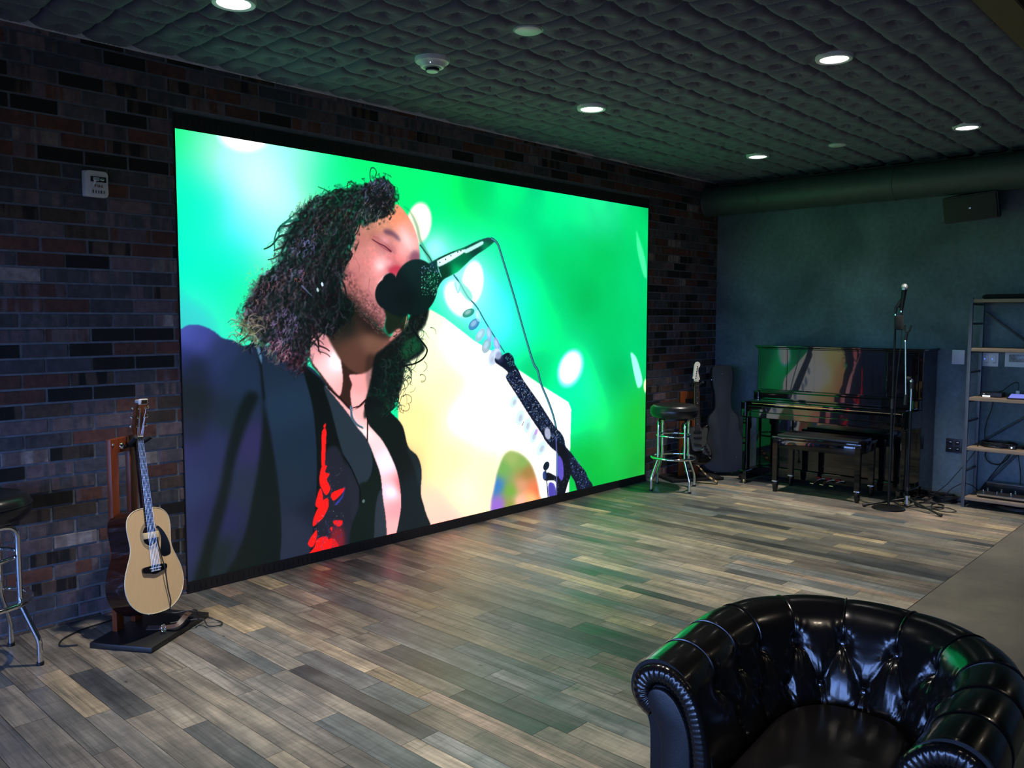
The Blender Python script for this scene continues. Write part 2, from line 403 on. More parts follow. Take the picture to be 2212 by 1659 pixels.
# ---- brick wall with the video wall set into it
def build_bricks():
    rs = random.Random(3)
    pitch, L_ = .0738, .2175; z0 = 1.7900 - 24 * pitch; x0 = 1.3353
    pal = {'dark': [(26, 24, 25), (22, 22, 23), (34, 30, 27)], 'grey': [(80, 80, 86), (72, 74, 80), (88, 87, 92)], 'red': [(104, 68, 60), (112, 74, 62), (98, 66, 60)],
           'mauve': [(112, 96, 102), (120, 104, 104)], 'pale': [(160, 152, 150), (140, 130, 126)], 'brown': [(78, 66, 56), (92, 76, 66)]}
    quads, ca, cb, rn = [], [], [], []
    row = 0; z = z0 - pitch
    while z < ZC:
        off = (x0 if row % 2 == 1 else x0 + L_ / 2); n0 = int((off - XF) / L_) + 1; x = off - n0 * L_
        while x < XB:
            k = rs.choices(['dark', 'grey', 'red', 'mauve', 'pale', 'brown'], [2.3, 4, 2.2, 2.2, .5, 1.6])[0]
            k2 = {'dark': ['dark', 'brown', 'dark'], 'grey': ['grey', 'grey', 'mauve'], 'red': ['red', 'mauve', 'red'], 'mauve': ['mauve', 'red', 'grey'], 'pale': ['pale', 'mauve'], 'brown': ['dark', 'brown']}[k]
            c1 = rs.choice(pal[k]); c2 = rs.choice(pal[rs.choice(k2)]); kk = rs.uniform(.66, .94)
            c1 = [v * kk for v in srgb(*c1)[:3]]; c2 = [v * kk for v in srgb(*c2)[:3]]
            xa, xb, za, zb = max(x + .005, XF), min(x + L_ - .005 + rs.uniform(-.002, .002), XB - .001), max(z + .0048, 0), min(z + pitch - .0048, ZC)
            x += L_
            segs = [(xa, xb)]
            if zb > SZ0 - .068 - .01 and za < SZ1 + .086:       # leave the video wall's recess open
                segs = []
                if xa < SX0 - .006: segs.append((xa, min(xb, SX0 - .006)))
                if xb > SX1 + .006: segs.append((max(xa, SX1 + .006), xb))
            for xa, xb in segs:
                if xb - xa < .012 or zb - za < .01: continue
                d = rs.uniform(-.0012, .0022); c = .0022; yf = 0. - d; yb = .0075
                j = lambda: rs.uniform(-.0009, .0009)
                F = [(xa + c + j(), yf, za + c + j()), (xb - c + j(), yf, za + c + j()), (xb - c + j(), yf, zb - c + j()), (xa + c + j(), yf, zb - c + j())]
                B = [(xa, yb, za), (xb, yb, za), (xb, yb, zb), (xa, yb, zb)]
                qs = [F] + [[B[i], B[(i + 1) % 4], F[(i + 1) % 4], F[i]] for i in range(4)]
                r = [rs.uniform(0, 50) for _ in range(3)]
                for q in qs: quads.append(q); ca.append(c1); cb.append(c2); rn.append(r)
        z += pitch; row += 1
    o = quad_mesh('wall_left', quads, {'brick': ca, 'alt': cb, 'rnd': rn}, M['brick'])
    struct(o, 'wall of tumbled bricks around the video wall')
    mb = MB()
    a, b = SX0 - .004, SX1 + .004
    mb.box(((XF + a) / 2, .056, ZC / 2), (a - XF, .1, ZC)); mb.box(((b + XB) / 2, .056, ZC / 2), (XB - b, .1, ZC))
    zt = SZ1 + .088; mb.box(((a + b) / 2, .056, (zt + ZC) / 2), (b - a, .1, ZC - zt)); mb.box(((a + b) / 2, .2, ZC / 2 + .15), (b - a + .4, .1, ZC + .3)); mb.box(((XF + XB) / 2, .056, ZC + .15), (XB - XF + .2, .1, .3))
    m = mb.build('mortar_bed', M['mortar'], o, smooth=False)
build_bricks()

# ---- back wall, other walls, plain ceiling
mb = MB(); mb.box((XB + .05, YR / 2 + .1, ZC / 2 + .15), (.1, -YR + .3, ZC + .3)); struct(mb.build('wall_back', M['plaster'], smooth=False), 'dark blotchy trowelled plaster wall')
mb = MB(); mb.box(((XF + XB) / 2, YR - .05, ZC / 2 + .15), (XB - XF + .3, .1, ZC + .3)); struct(mb.build('wall_right', M['plain_wall'], smooth=False))
wins = [(-7.0, -5.0), (-4.6, -2.6), (-2.2, -.5)]; WZ0, WZ1 = .03, 2.35
mb = MB(); edges = [YR] + [v for w in wins for v in w] + [.1]
for i in range(0, len(edges), 2): mb.box((XF - .06, (edges[i] + edges[i + 1]) / 2, ZC / 2 + .15), (.12, edges[i + 1] - edges[i], ZC + .3))
for a, b in wins:
    mb.box((XF - .06, (a + b) / 2, WZ0 / 2), (.12, b - a, WZ0)); mb.box((XF - .06, (a + b) / 2, (WZ1 + ZC) / 2 + .15), (.12, b - a, ZC - WZ1 + .3))
struct(mb.build('wall_front', M['plain_wall'], smooth=False))
for i, (a, b) in enumerate(wins):
    mb = MB(); c = (a + b) / 2; w = b - a; h = WZ1 - WZ0; zc = (WZ0 + WZ1) / 2
    for y in (a + .025, c, b - .025): mb.box((XF - .06, y, zc), (.06, .05, h))
    for z in (WZ0 + .025, zc, WZ1 - .025): mb.box((XF - .06, c, z), (.06, w, .05))
    struct(mb.build('window_%d' % (i + 1), M['window_frame'], smooth=False))
QY = -3.375
mb = MB(); mb.box(((XF + XB) / 2, (YR - .1 + QY - .04) / 2, ZC + .05), (XB - XF + .2, QY - .04 - YR + .1, .1)); mb.box(((XF + XB) / 2, QY / 2, ZC + .1), (XB - XF + .2, -QY + .3, .1))
struct(mb.build('ceiling', M['dark_ceiling'], smooth=False), 'plain dark ceiling beyond the quilted panel field')
mb = MB(); mb.box(((XF + XB) / 2, QY - .09, ZC - .045), (XB - XF, .14, .09)); struct(mb.build('trim_1', M['beam'], smooth=False, bevel=.004), 'tan painted edge beam along the quilted ceiling')

# ---- quilted, buttoned ceiling
def build_quilt():
    S = .2408; ox = 3.099 - 40 * S; oy = -1.9335 + 8 * S
    i0 = 14; ncx = int(math.ceil((XB - (ox + i0 * S)) / S)); ncy = 14
    rs = np.random.RandomState(4)
    K = 24
    xs = ox + i0 * S + np.arange(ncx * K + 1) * S / K; ys = oy - np.arange(ncy * K + 1) * S / K
    X, Y = np.meshgrid(xs, ys)
    II, JJ = np.meshgrid(np.arange(len(xs)), np.arange(len(ys))); ci = np.minimum(II // K, ncx - 1); cj = np.minimum(JJ // K, ncy - 1)
    jx = rs.uniform(-.12, .12, (ncy, ncx)); jy = rs.uniform(-.12, .12, (ncy, ncx)); dep = rs.uniform(.8, 1.15, (ncy, ncx)); ph = rs.uniform(0, 6.28, (ncy, ncx)); nn = rs.randint(11, 17, (ncy, ncx)); fl = rs.uniform(.5, 1.4, (ncy, ncx))
    u0 = (II - ci * K) / K * 2 - 1; v0 = (JJ - cj * K) / K * 2 - 1
    dx = u0 - jx[cj, ci]; dy = v0 - jy[cj, ci]; r = np.hypot(dx, dy); th = np.arctan2(dy, dx)
    e = np.maximum(np.abs(u0), np.abs(v0)); pil = (1 - np.abs(u0) ** 5) ** .55 * (1 - np.abs(v0) ** 5) ** .55
    D = dep[cj, ci]
    h = .050 * D * pil
    h -= .048 * D * np.exp(-(r / .36) ** 1.3) * (pil > 0)
    pleat = (np.cos(nn[cj, ci] * th + ph[cj, ci] + 2.2 * np.sin(2 * th + ph[cj, ci])) ** 3)
    h += .0085 * fl[cj, ci] * pleat * np.exp(-((r - .30) / .22) ** 2)
    h += .0040 * np.cos(26 * th + ph[cj, ci] * 3) * np.exp(-((r - .75) / .3) ** 2) * (1 - e ** 6)
    h = np.where(r < .075, np.maximum(h, .003 + .004 * (1 - (r / .075) ** 2)), h)
    h += .004 * np.sin(X * 3.1 + 1.3 * np.sin(Y * 2.3)) * np.sin(Y * 2.7 + .7)
    for fx_, fy_, rr in [(a, b, .125) for a, b in LAMPS] + [(3.108, -1.680, .10), (6.802, -1.690, .10), (3.096, -.997, .12)]:   # fabric pulled flat round each fixture
        dd = np.hypot(X - fx_, Y - fy_); k_ = 1 / (1 + np.exp((dd - rr) / .012)); h = h * (1 - k_) + .024 * k_
    bx = .006 * np.sin(Y * 9 + X * 2); by = .006 * np.sin(X * 8 + Y * 3)
    Z = ZC - .012 - h
    P = np.stack([np.clip(X + bx, XF, XB + .0), np.minimum(Y + by, .012), Z], -1)
    me = grid_mesh('ceiling', P)
    o = link(me, 'ceiling', M['fabric'], smooth=False); me.shade_smooth()
    struct(o, 'quilted dark fabric ceiling of square buttoned panels')
build_quilt()
# thin pale lip where the ceiling meets the bricks
mb = MB(); mb.box(((SX0 - .9 + SX1 + 1.2) / 2, -.011, ZC - .034), (SX1 - SX0 + 2.1, .020, .036)); struct(mb.build('trim_2', M['white_plastic'], smooth=False), 'thin pale lip between brick wall and quilted ceiling')
# ---------------------------------------------------------------- video wall picture (painted as vertex colours)
def paint_picture(GW, GH):
    """Returns GH x GW x 3 sRGB picture, row 0 = bottom of the screen."""
    rs = np.random.RandomState(7)
    # coordinates: every picture sample knows where it sits in the reference drawing frame
    src = np.array([(0, 1), (1, 1), (0, 0), (1, 0)], float)
    dst = np.array([(379, 277), (1400, 450), (405, 1257), (1393, 1024)], float)
    A = []
    for (u, v), (x, y) in zip(src, dst):
        A.append([u, v, 1, 0, 0, 0, -u * x, -v * x, -x]); A.append([0, 0, 0, u, v, 1, -u * y, -v * y, -y])
    Hm = np.linalg.svd(np.array(A))[2][-1].reshape(3, 3)
    Hi = np.linalg.inv(Hm)
    U, V = np.meshgrid((np.arange(GW) + .5) / GW, (np.arange(GH) + .5) / GH)
    W_ = Hm[2, 0] * U + Hm[2, 1] * V + Hm[2, 2]
    PX = (Hm[0, 0] * U + Hm[0, 1] * V + Hm[0, 2]) / W_
    PY = (Hm[1, 0] * U + Hm[1, 1] * V + Hm[1, 2]) / W_

    def tog(pts):
        p = np.asarray(pts, float)
        q = np.c_[p, np.ones(len(p))] @ Hi.T
        return np.c_[q[:, 0] / q[:, 2] * GW - .5, q[:, 1] / q[:, 2] * GH - .5]
    C7 = lambda pts: [(380 + x / 2.86, 250 + y / 2.86) for x, y in pts]
    C8 = lambda pts: [(380 + x / 2.676, 680 + y / 2.676) for x, y in pts]
    C1 = lambda pts: [(750 + x / 3.687, 380 + y / 3.687) for x, y in pts]
    C2 = lambda pts: [(950 + x / 3.53, 700 + y / 3.53) for x, y in pts]
    PD = 28; fy = np.fft.fftfreq(GH + 2 * PD)[:, None]; fx = np.fft.rfftfreq(GW + 2 * PD)[None, :]

    def blur(m, s):
        if s < .3: return m
        q = np.pad(m, PD, 'edge'); k = np.exp(-2 * (math.pi * s) ** 2 * (fx ** 2 + fy ** 2))
        return np.fft.irfft2(np.fft.rfft2(q) * k, s=q.shape)[PD:-PD, PD:-PD]

    def blurp(m, s):
        k = int(s * 3) + 1; q = np.pad(m, ((k, k), (k, k), (0, 0)), 'edge'); a = np.fft.fftfreq(q.shape[0])[:, None]; b = np.fft.rfftfreq(q.shape[1])[None, :]
        e = np.exp(-2 * (math.pi * s) ** 2 * (a ** 2 + b ** 2))
        return np.dstack([np.fft.irfft2(np.fft.rfft2(q[..., i]) * e, s=q.shape[:2]) for i in range(3)])[k:-k, k:-k]

    def smooth(pts, n=4):
        p = np.asarray(pts, float); N = len(p); out = []
        for i in range(N):
            a, b, c, d = p[i - 1], p[i], p[(i + 1) % N], p[(i + 2) % N]
            for k in range(n):
                t = k / n
                out.append(.5 * (2 * b + (c - a) * t + (2 * a - 5 * b + 4 * c - d) * t * t + (3 * b - a - 3 * c + d) * t ** 3))
        return np.array(out)

    def poly(pts, s=.7, sm=True):
        g = tog(smooth(pts) if sm else pts)
        x0 = max(int(g[:, 0].min()) - 1, 0); x1 = min(int(g[:, 0].max()) + 2, GW)
        y0 = max(int(g[:, 1].min()) - 1, 0); y1 = min(int(g[:, 1].max()) + 2, GH)
        m = np.zeros((GH, GW))
        if x1 <= x0 or y1 <= y0: return m
        X, Y = np.meshgrid(np.arange(x0, x1), np.arange(y0, y1))
        ins = np.zeros(X.shape, bool)
        for i in range(len(g)):
            (ax, ay), (bx, by) = g[i - 1], g[i]
            if ay == by: continue
            ins ^= ((ay > Y) != (by > Y)) & (X < (bx - ax) * (Y - ay) / (by - ay) + ax)
        m[y0:y1, x0:x1] = ins
        return np.clip(blur(m, s), 0, 1)

    def ell(cx, cy, rx, ry, rot=0, soft=.15):
        c, s = math.cos(math.radians(rot)), math.sin(math.radians(rot))
        dx, dy = PX - cx, PY - cy
        r = np.hypot((dx * c + dy * s) / rx, (-dx * s + dy * c) / ry)
        return np.clip((1 + soft / 2 - r) / soft, 0, 1)

    def glow(cx, cy, rx, ry, rot=0):
        c, s = math.cos(math.radians(rot)), math.sin(math.radians(rot))
        dx, dy = PX - cx, PY - cy
        return np.exp(-(((dx * c + dy * s) / rx) ** 2 + ((-dx * s + dy * c) / ry) ** 2))
    img = np.zeros((GH, GW, 3))

    def over(m, col):
        nonlocal img
        col = np.asarray(col, float)
        if col.max() > 1.5 and col.ndim == 1: col = col / 255.
        img = img * (1 - m[..., None]) + col * m[..., None]

    def field(samples, s):
        """smooth colour field through scattered samples (x, y, r, g, b)"""
        num = np.zeros((GH, GW, 3)); den = np.zeros((GH, GW, 1)) + 1e-12
        for x, y, r, g, b in samples:
            w = (1 / (((PX - x) ** 2 + (PY - y) ** 2) + s * s) ** 2)[..., None] * 1e8
            num += w * np.array([r, g, b]) / 255.; den += w
        out = num / den
        return blurp(out, s * .45)

    def noise(scale, seed, ax=1., oct=3):
        r = np.random.RandomState(seed); out = np.zeros((GH, GW)); a = 1.
        for o in range(oct):
            n = blur(r.randn(GH, GW), scale / 2 ** o); n /= n.std() + 1e-9
            out += a * n; a *= .6
        return out / out.std()

    def stroke(pts, w0, w1, col, al=1., sm=3, img_pts=True):
        """tapered soft line; widths in picture samples"""
        nonlocal img
        if 4 <= len(pts) != 22:        # round hand-placed points into a smooth curve
            q = np.asarray(pts, float); q = np.vstack([2 * q[0] - q[1], q, 2 * q[-1] - q[-2]]); o = []
            for i in range(1, len(q) - 2):
                for t in np.arange(0, 1, .2): o.append(.5 * (2 * q[i] + (q[i + 1] - q[i - 1]) * t + (2 * q[i - 1] - 5 * q[i] + 4 * q[i + 1] - q[i + 2]) * t * t + (3 * q[i] - q[i - 1] - 3 * q[i + 1] + q[i + 2]) * t ** 3))
            pts = o + [q[-2]]
        g = tog(pts)
        n = max(2, int(np.abs(np.diff(g, axis=0)).max() / .9) + 1)
        P = np.concatenate([g[i] + (g[i + 1] - g[i]) * np.linspace(0, 1, n, endpoint=False)[:, None] for i in range(len(g) - 1)] + [g[-1:]])
        wd = np.linspace(w0, w1, len(P)); wm = max(w0, w1) + 1.5
        x0 = max(int(P[:, 0].min() - wm), 0); x1 = min(int(P[:, 0].max() + wm) + 2, GW)
        y0 = max(int(P[:, 1].min() - wm), 0); y1 = min(int(P[:, 1].max() + wm) + 2, GH)
        if x1 <= x0 or y1 <= y0: return
        X, Y = np.meshgrid(np.arange(x0, x1), np.arange(y0, y1))
        m = np.zeros(X.shape)
        for k in range(0, len(P), 64):
            q = P[k:k + 64]; ww = wd[k:k + 64]
            d = np.hypot(X[..., None] - q[:, 0], Y[..., None] - q[:, 1])
            m = np.maximum(m, np.clip(ww / 2 + .6 - d, 0, 1).max(-1))
        m = (m * al)[..., None]; col = np.asarray(col, float) / 255.
        img[y0:y1, x0:x1] = img[y0:y1, x0:x1] * (1 - m) + col * m

    def dot(x, y, r, col, al=1.): stroke([(x, y), (x + .01, y)], 2 * r, 2 * r, col, al)

    # ---- lit haze
    img = field([(390, 300, 0, 250, 130), (440, 310, 60, 255, 185), (480, 335, 150, 255, 230), (560, 400, 222, 255, 246), (600, 440, 190, 255, 242),
        (650, 340, 110, 255, 225), (720, 370, 0, 250, 150), (400, 400, 0, 250, 190), (450, 450, 0, 250, 215), (520, 480, 130, 255, 238), (590, 520, 150, 255, 232),
        (400, 560, 0, 240, 210), (480, 600, 0, 245, 190), (420, 680, 60, 215, 215), (540, 640, 40, 240, 170), (500, 540, 20, 250, 225), (760, 350, 0, 232, 115),
        (900, 400, 0, 238, 115), (1000, 430, 0, 225, 100), (1100, 450, 0, 226, 132), (1200, 480, 0, 226, 142), (1300, 460, 30, 225, 152), (1380, 480, 0, 215, 110),
        (950, 450, 0, 238, 135), (1000, 520, 0, 235, 145), (955, 560, 60, 255, 220), (1120, 560, 0, 230, 150), (1200, 560, 0, 214, 108), (1300, 560, 0, 208, 98),
        (1380, 600, 0, 215, 118), (1100, 640, 0, 255, 222), (1070, 700, 40, 255, 235), (1110, 720, 20, 250, 225), (1165, 700, 0, 245, 160), (1210, 680, 0, 222, 125), (1260, 650, 0, 190, 86),
        (1310, 700, 0, 205, 105), (1380, 760, 0, 212, 118), (1265, 860, 0, 248, 160), (1225, 890, 0, 240, 180), (1310, 900, 0, 226, 108), (1350, 950, 12, 198, 62),
        (1300, 1000, 0, 192, 60), (1330, 810, 0, 188, 96), (1380, 900, 26, 200, 64), (1160, 790, 0, 215, 120), (1245, 1010, 0, 190, 70), (1390, 1010, 30, 180, 60), (980, 730, 0, 240, 160)], 34)
    n = noise(38, 3, oct=2)
    img = np.clip(blurp(img, 10), 0, 1); img *= (1 + .012 * n)[..., None]
    over(.55 * glow(545, 330, 130, 95, 20), (235, 255, 250))
    over(ell(528, 288, 56, 40, 8, .35), (255, 255, 255))
    over(.8 * glow(940, 540, 34, 40), (200, 255, 255)); over(ell(905, 482, 27, 45, 8, .2), (255, 255, 232))
    over(.95 * glow(1010, 620, 70, 88, 0), (120, 255, 244)); over(.8 * glow(1008, 626, 44, 62, 0), (215, 255, 252)); over(.5 * glow(1060, 690, 60, 70), (130, 255, 250))
    over(ell(1021, 610, 23, 47, 6, .2), (255, 255, 250)); over(ell(990, 645, 27, 42, -28, .25), (250, 255, 250))
    over(.8 * glow(1240, 812, 42, 62, 14), (0, 255, 190)); over(ell(1232, 795, 27, 43, 18, .2), (130, 255, 245)); over(ell(1232, 794, 22, 36, 18, .2), (255, 255, 255))
    over(poly(C2([(1455, 215), (1492, 245), (1520, 320), (1545, 440), (1512, 485), (1485, 400), (1462, 280)]), 1.6), (170, 255, 235))
    over(.5 * poly([(1374, 500), (1378, 510), (1393, 560), (1396, 600), (1388, 590), (1376, 540)], 2.5), (140, 255, 220))
    over(ell(1397, 833, 7, 16, 0, .5), (255, 255, 215))
    over(.25 * glow(1290, 880, 30, 130, -18), (90, 255, 190))

    # ---- big pale shape on the right
    cream = field([(930, 700, 240, 255, 225), (1000, 740, 255, 255, 250), (900, 900, 250, 232, 165), (940, 850, 252, 246, 200), (960, 1000, 253, 238, 190), (1000, 900, 255, 255, 246),
        (1060, 900, 255, 255, 255), (1150, 900, 255, 255, 255), (1220, 950, 255, 255, 255), (940, 1090, 255, 222, 196), (1010, 1060, 255, 246, 226), (960, 1130, 255, 214, 196),
        (890, 1000, 250, 222, 150), (1060, 1050, 255, 236, 205), (1200, 1040, 250, 255, 255), (925, 780, 248, 255, 220)], 26)
    m = poly([(930, 668), (960, 685), (1024, 735), (1080, 768), (1120, 798), (1180, 838), (1228, 868), (1234, 884), (1232, 950), (1229, 1080), (900, 1160), (860, 1100), (860, 700)], 1.0, sm=False)
    img = img * (1 - m[..., None]) + cream * m[..., None]
    over(.35 * poly(C2([(440, 430), (475, 420), (465, 1000), (440, 1100)]), 3), (235, 240, 235))
    dome = field([(1072, 1050, 60, 130, 205), (1078, 1090, 160, 110, 225), (1088, 1010, 120, 180, 90), (1105, 990, 165, 190, 105), (1103, 1060, 120, 178, 66), (1128, 1000, 140, 180, 90),
        (1140, 1020, 170, 130, 70), (1150, 1050, 228, 132, 84), (1163, 1060, 226, 120, 70), (1128, 1050, 226, 160, 120), (1124, 1082, 252, 196, 170), (1100, 1090, 150, 160, 70), (1148, 1075, 250, 200, 130)], 9)
    m = poly(C2([(410, 1460), (425, 1200), (455, 1080), (490, 1000), (540, 965), (620, 990), (690, 1060), (735, 1170), (760, 1300), (765, 1400)]), 2.6)
    img = img * (1 - m[..., None]) + dome * m[..., None]

    # ---- jacket
    jac = field([(400, 715, 70, 84, 170), (430, 730, 62, 72, 150), (395, 780, 40, 48, 104), (440, 800, 36, 46, 88), (420, 860, 26, 34, 44), (400, 950, 42, 44, 92), (450, 960, 36, 44, 84),
        (400, 1050, 40, 50, 90), (400, 1180, 38, 44, 82), (480, 760, 38, 52, 92), (520, 800, 28, 44, 70), (500, 900, 24, 40, 54), (540, 950, 44, 42, 86), (540, 1060, 34, 44, 66),
        (480, 1120, 34, 38, 76), (470, 1200, 20, 34, 38), (560, 760, 26, 40, 62), (620, 850, 26, 46, 68), (640, 1000, 24, 42, 66), (650, 1130, 34, 42, 62), (600, 740, 24, 40, 60),
        (830, 940, 8, 22, 18), (870, 1000, 10, 18, 18), (880, 1080, 14, 28, 32), (910, 1040, 16, 30, 36)], 14)
    m = poly(C8([(-60, 110), (25, 82), (80, 55), (150, 60), (220, 92), (270, 132), (330, 145), (390, 176), (460, 165), (560, 200), (700, 290), (780, 300), (900, 420), (1000, 500), (1100, 470), (1180, 500),
        (1250, 570), (1310, 640), (1342, 760), (1395, 815), (1420, 900), (1415, 1030), (1440, 1130), (1462, 1290), (1200, 1500), (400, 1800), (-60, 1800)]), .8)
    img = img * (1 - m[..., None]) + jac * m[..., None]
    over(.25 * poly(C8([(1330, 760), (1395, 820), (1418, 900), (1412, 1020), (1385, 900)]), 2), (60, 80, 90))
    K = (6, 18, 14)
    over(.93 * poly(C8([(500, 470), (520, 560), (552, 700), (580, 880), (600, 1050), (612, 1250), (612, 1520), (280, 1560), (350, 1380), (400, 1250), (440, 1060), (475, 880), (500, 650)]), 3), K)
    over(.85 * poly(C8([(395, 470), (440, 440), (480, 470), (430, 580), (380, 720), (335, 880), (300, 1060), (250, 1250), (200, 1420), (180, 1560), (100, 1560), (150, 1380), (200, 1180), (255, 990), (285, 820), (330, 640)]), 3.4), K)
    over(.6 * poly(C8([(40, 300), (130, 240), (190, 330), (200, 560), (150, 720), (60, 740), (20, 560)]), 8), (18, 28, 34))
    over(.7 * poly(C8([(300, 1420), (400, 1120), (420, 1120), (340, 1400)]), 4), (30, 36, 60))
    over(.8 * poly(C8([(460, 170), (480, 220), (510, 330), (520, 470), (500, 480), (485, 300)]), 1.5), (8, 14, 14))
    over(.8 * poly(C8([(462, 165), (486, 190), (500, 262), (496, 280), (478, 230)]), 1), (96, 150, 190))
    # lapel
    m = poly(C8([(500, 250), (560, 260), (640, 300), (720, 300), (752, 360), (785, 520), (800, 640), (812, 800), (805, 1000), (790, 1300), (770, 1480), (610, 1480), (612, 1250), (604, 1060), (585, 880), (555, 690), (520, 480)]), 1)
    lap = field([(600, 790, 26, 42, 62), (620, 880, 28, 50, 72), (650, 960, 24, 42, 62), (650, 1050, 26, 42, 60), (640, 1150, 36, 44, 64), (680, 1100, 22, 30, 44)], 16)
    img = img * (1 - m[..., None]) + lap * m[..., None]
    over(poly(C8([(735, 300), (800, 340), (860, 400), (905, 560), (960, 740), (985, 860), (1000, 1000), (1000, 1350), (745, 1520), (775, 1380), (805, 1100), (815, 850), (800, 600), (780, 480)]), 1), (5, 14, 12))
    # shirt
    over(.9 * poly(C8([(870, 780), (930, 760), (980, 860), (1010, 900), (1040, 960), (1060, 1020), (1055, 1100), (1020, 1230), (1015, 1330), (770, 1500), (800, 1300), (830, 1050), (850, 900)]), 2.2), (34, 36, 50))
    over(poly(C8([(855, 410), (900, 440), (960, 500), (1040, 600), (1100, 690), (1130, 790), (1135, 880), (1110, 960), (1065, 1020), (1040, 960), (1000, 870), (965, 800), (930, 680), (895, 540)]), 1), (36, 50, 62))
    over(.9 * poly(C8([(1060, 980), (1110, 955), (1165, 870), (1178, 960), (1170, 1060), (1150, 1110), (1152, 1320), (1010, 1350), (1020, 1200), (1060, 1110)]), 1.5), (8, 24, 18))
    over(.9 * poly(C8([(1155, 1100), (1190, 1010), (1215, 1200), (1230, 1320), (1150, 1330)]), 1.2), (44, 54, 66))
    stroke(C8([(965, 810), (1010, 880), (1050, 970), (1065, 1020), (1062, 1090)]), 3, 2.4, (6, 8, 10))
    dot(*C8([(1084, 1075)])[0], 3, (90, 110, 110))
    R_ = (255, 26, 22)
    flames = [[(845, 670), (868, 660), (866, 760), (858, 880), (840, 860), (842, 760)], [(840, 880), (872, 870), (862, 905), (888, 920), (872, 950), (892, 1000), (870, 1040), (846, 1010), (830, 960)],
        [(836, 1000), (850, 1060), (830, 1110), (806, 1100), (818, 1040)], [(840, 1080), (878, 1060), (880, 1110), (850, 1170), (820, 1200), (790, 1220), (800, 1160)],
        [(898, 1030), (972, 998), (970, 1016), (930, 1060), (906, 1070)], [(770, 1300), (812, 1240), (812, 1290), (790, 1340), (765, 1330)], [(812, 1300), (850, 1280), (880, 1290), (870, 1350), (800, 1390), (760, 1392), (800, 1340)],
        [(870, 1310), (905, 1290), (940, 1330), (930, 1390), (860, 1380)], [(905, 1190), (960, 1188), (955, 1215), (930, 1220)], [(900, 1250), (890, 1230), (905, 1225)], [(852, 640), (866, 625), (862, 655)], [(850, 905), (846, 960), (836, 990), (832, 930)]]
    for f in flames: over(poly(C8(f), .8), R_)
    over(.6 * poly(C8([(900, 1240), (960, 1230), (972, 1330), (900, 1340)]), 4), (190, 30, 40))
    over(.8 * poly(C8([(930, 1080), (962, 1040), (975, 985), (968, 1040), (940, 1085), (912, 1098)]), 1), (60, 70, 210))
    for i in range(70):
        y = rs.uniform(880, 1350); x = rs.uniform(840 - (y - 880) * .12, 975)
        dot(*C8([(x, y)])[0], rs.uniform(.2, .6), (150, 165, 220), rs.uniform(.3, .9))
    for i in range(26):
        y = rs.uniform(1180, 1370); x = rs.uniform(800, 970)
        stroke(C8([(x, y), (x + rs.uniform(-10, 10), y + rs.uniform(10, 30))]), 2.2, .8, (60, 60, 120), .6)
    # ---- chest and neck
    skin_l = field([(730, 725, 250, 200, 205), (735, 770, 255, 236, 238), (700, 730, 220, 150, 155), (780, 830, 250, 170, 170), (770, 870, 255, 190, 190), (810, 900, 248, 180, 178),
        (800, 960, 255, 222, 224), (835, 1000, 255, 230, 236), (850, 1060, 255, 236, 244), (862, 1100, 252, 170, 180), (855, 1140, 255, 190, 190), (868, 1050, 240, 120, 130), (790, 940, 255, 230, 230)], 8)
    chest = poly(C8([(862, 404), (930, 470), (1000, 520), (1050, 535), (1090, 500), (1104, 590), (1120, 640), (1190, 720), (1245, 820), (1282, 920), (1300, 1040), (1297, 1140), (1262, 1300), (1225, 1310),
        (1212, 1170), (1195, 1050), (1183, 930), (1150, 830), (1105, 720), (1050, 650), (1000, 575), (930, 487)]), .8)
    img = img * (1 - chest[..., None]) + skin_l * chest[..., None]
    over(poly(C8([(740, 60), (860, 100), (1000, 120), (1160, 200), (1150, 300), (1120, 420), (1095, 500), (1045, 540), (1005, 545), (960, 500), (900, 440), (820, 330), (780, 270)]), 1), (52, 32, 26))
    l1 = poly(C8([(795, 110), (850, 105), (900, 150), (945, 215), (958, 290), (965, 380), (948, 465), (905, 425), (840, 340), (785, 265), (770, 190)]), 1)
    img = img * (1 - l1[..., None]) + skin_l * l1[..., None]
    l2 = poly(C8([(1003, 345), (1060, 340), (1145, 290), (1128, 380), (1100, 480), (1050, 530), (1022, 545), (1008, 450), (1018, 400)]), 1)
    img = img * (1 - l2[..., None]) + skin_l * l2[..., None]
    stroke(C8([(880, 420), (950, 480), (1005, 540), (1015, 560)]), 2.4, 2.2, (30, 10, 16)); stroke(C8([(1095, 490), (1060, 525), (1025, 535)]), 2.4, 2, (40, 14, 20))
    stroke(C8([(1092, 520), (1108, 610), (1106, 725)]), 3, 2.6, (22, 8, 12))
    stroke(C8([(1012, 530), (1018, 590), (1045, 630), (1080, 652)]), 5, 3.4, (70, 100, 120))
    for i in range(36):
        t = rs.rand(); x, y = (1012 + t * 68 + rs.uniform(-6, 6) - 20 * t * (1 - t), 535 + 115 * t ** .8 + rs.uniform(-5, 5)); dot(*C8([(x, y)])[0], .6, (190, 215, 230), .8)
    # under jaw
    jawc = field([(770, 760, 92, 60, 50), (800, 740, 120, 84, 68), (750, 700, 30, 30, 26), (840, 720, 100, 70, 56), (800, 790, 90, 56, 46), (760, 660, 14, 30, 20), (850, 745, 150, 95, 84), (790, 700, 60, 42, 34)], 10)
    m = poly(C1([(-120, 900), (0, 940), (80, 1040), (160, 1120), (240, 1200), (330, 1270), (420, 1300), (410, 1370), (330, 1440), (210, 1520), (130, 1570), (60, 1560), (-20, 1500), (-90, 1400), (-160, 1250), (-160, 1050)]), 1.6)
    img = img * (1 - m[..., None]) + jawc * m[..., None]
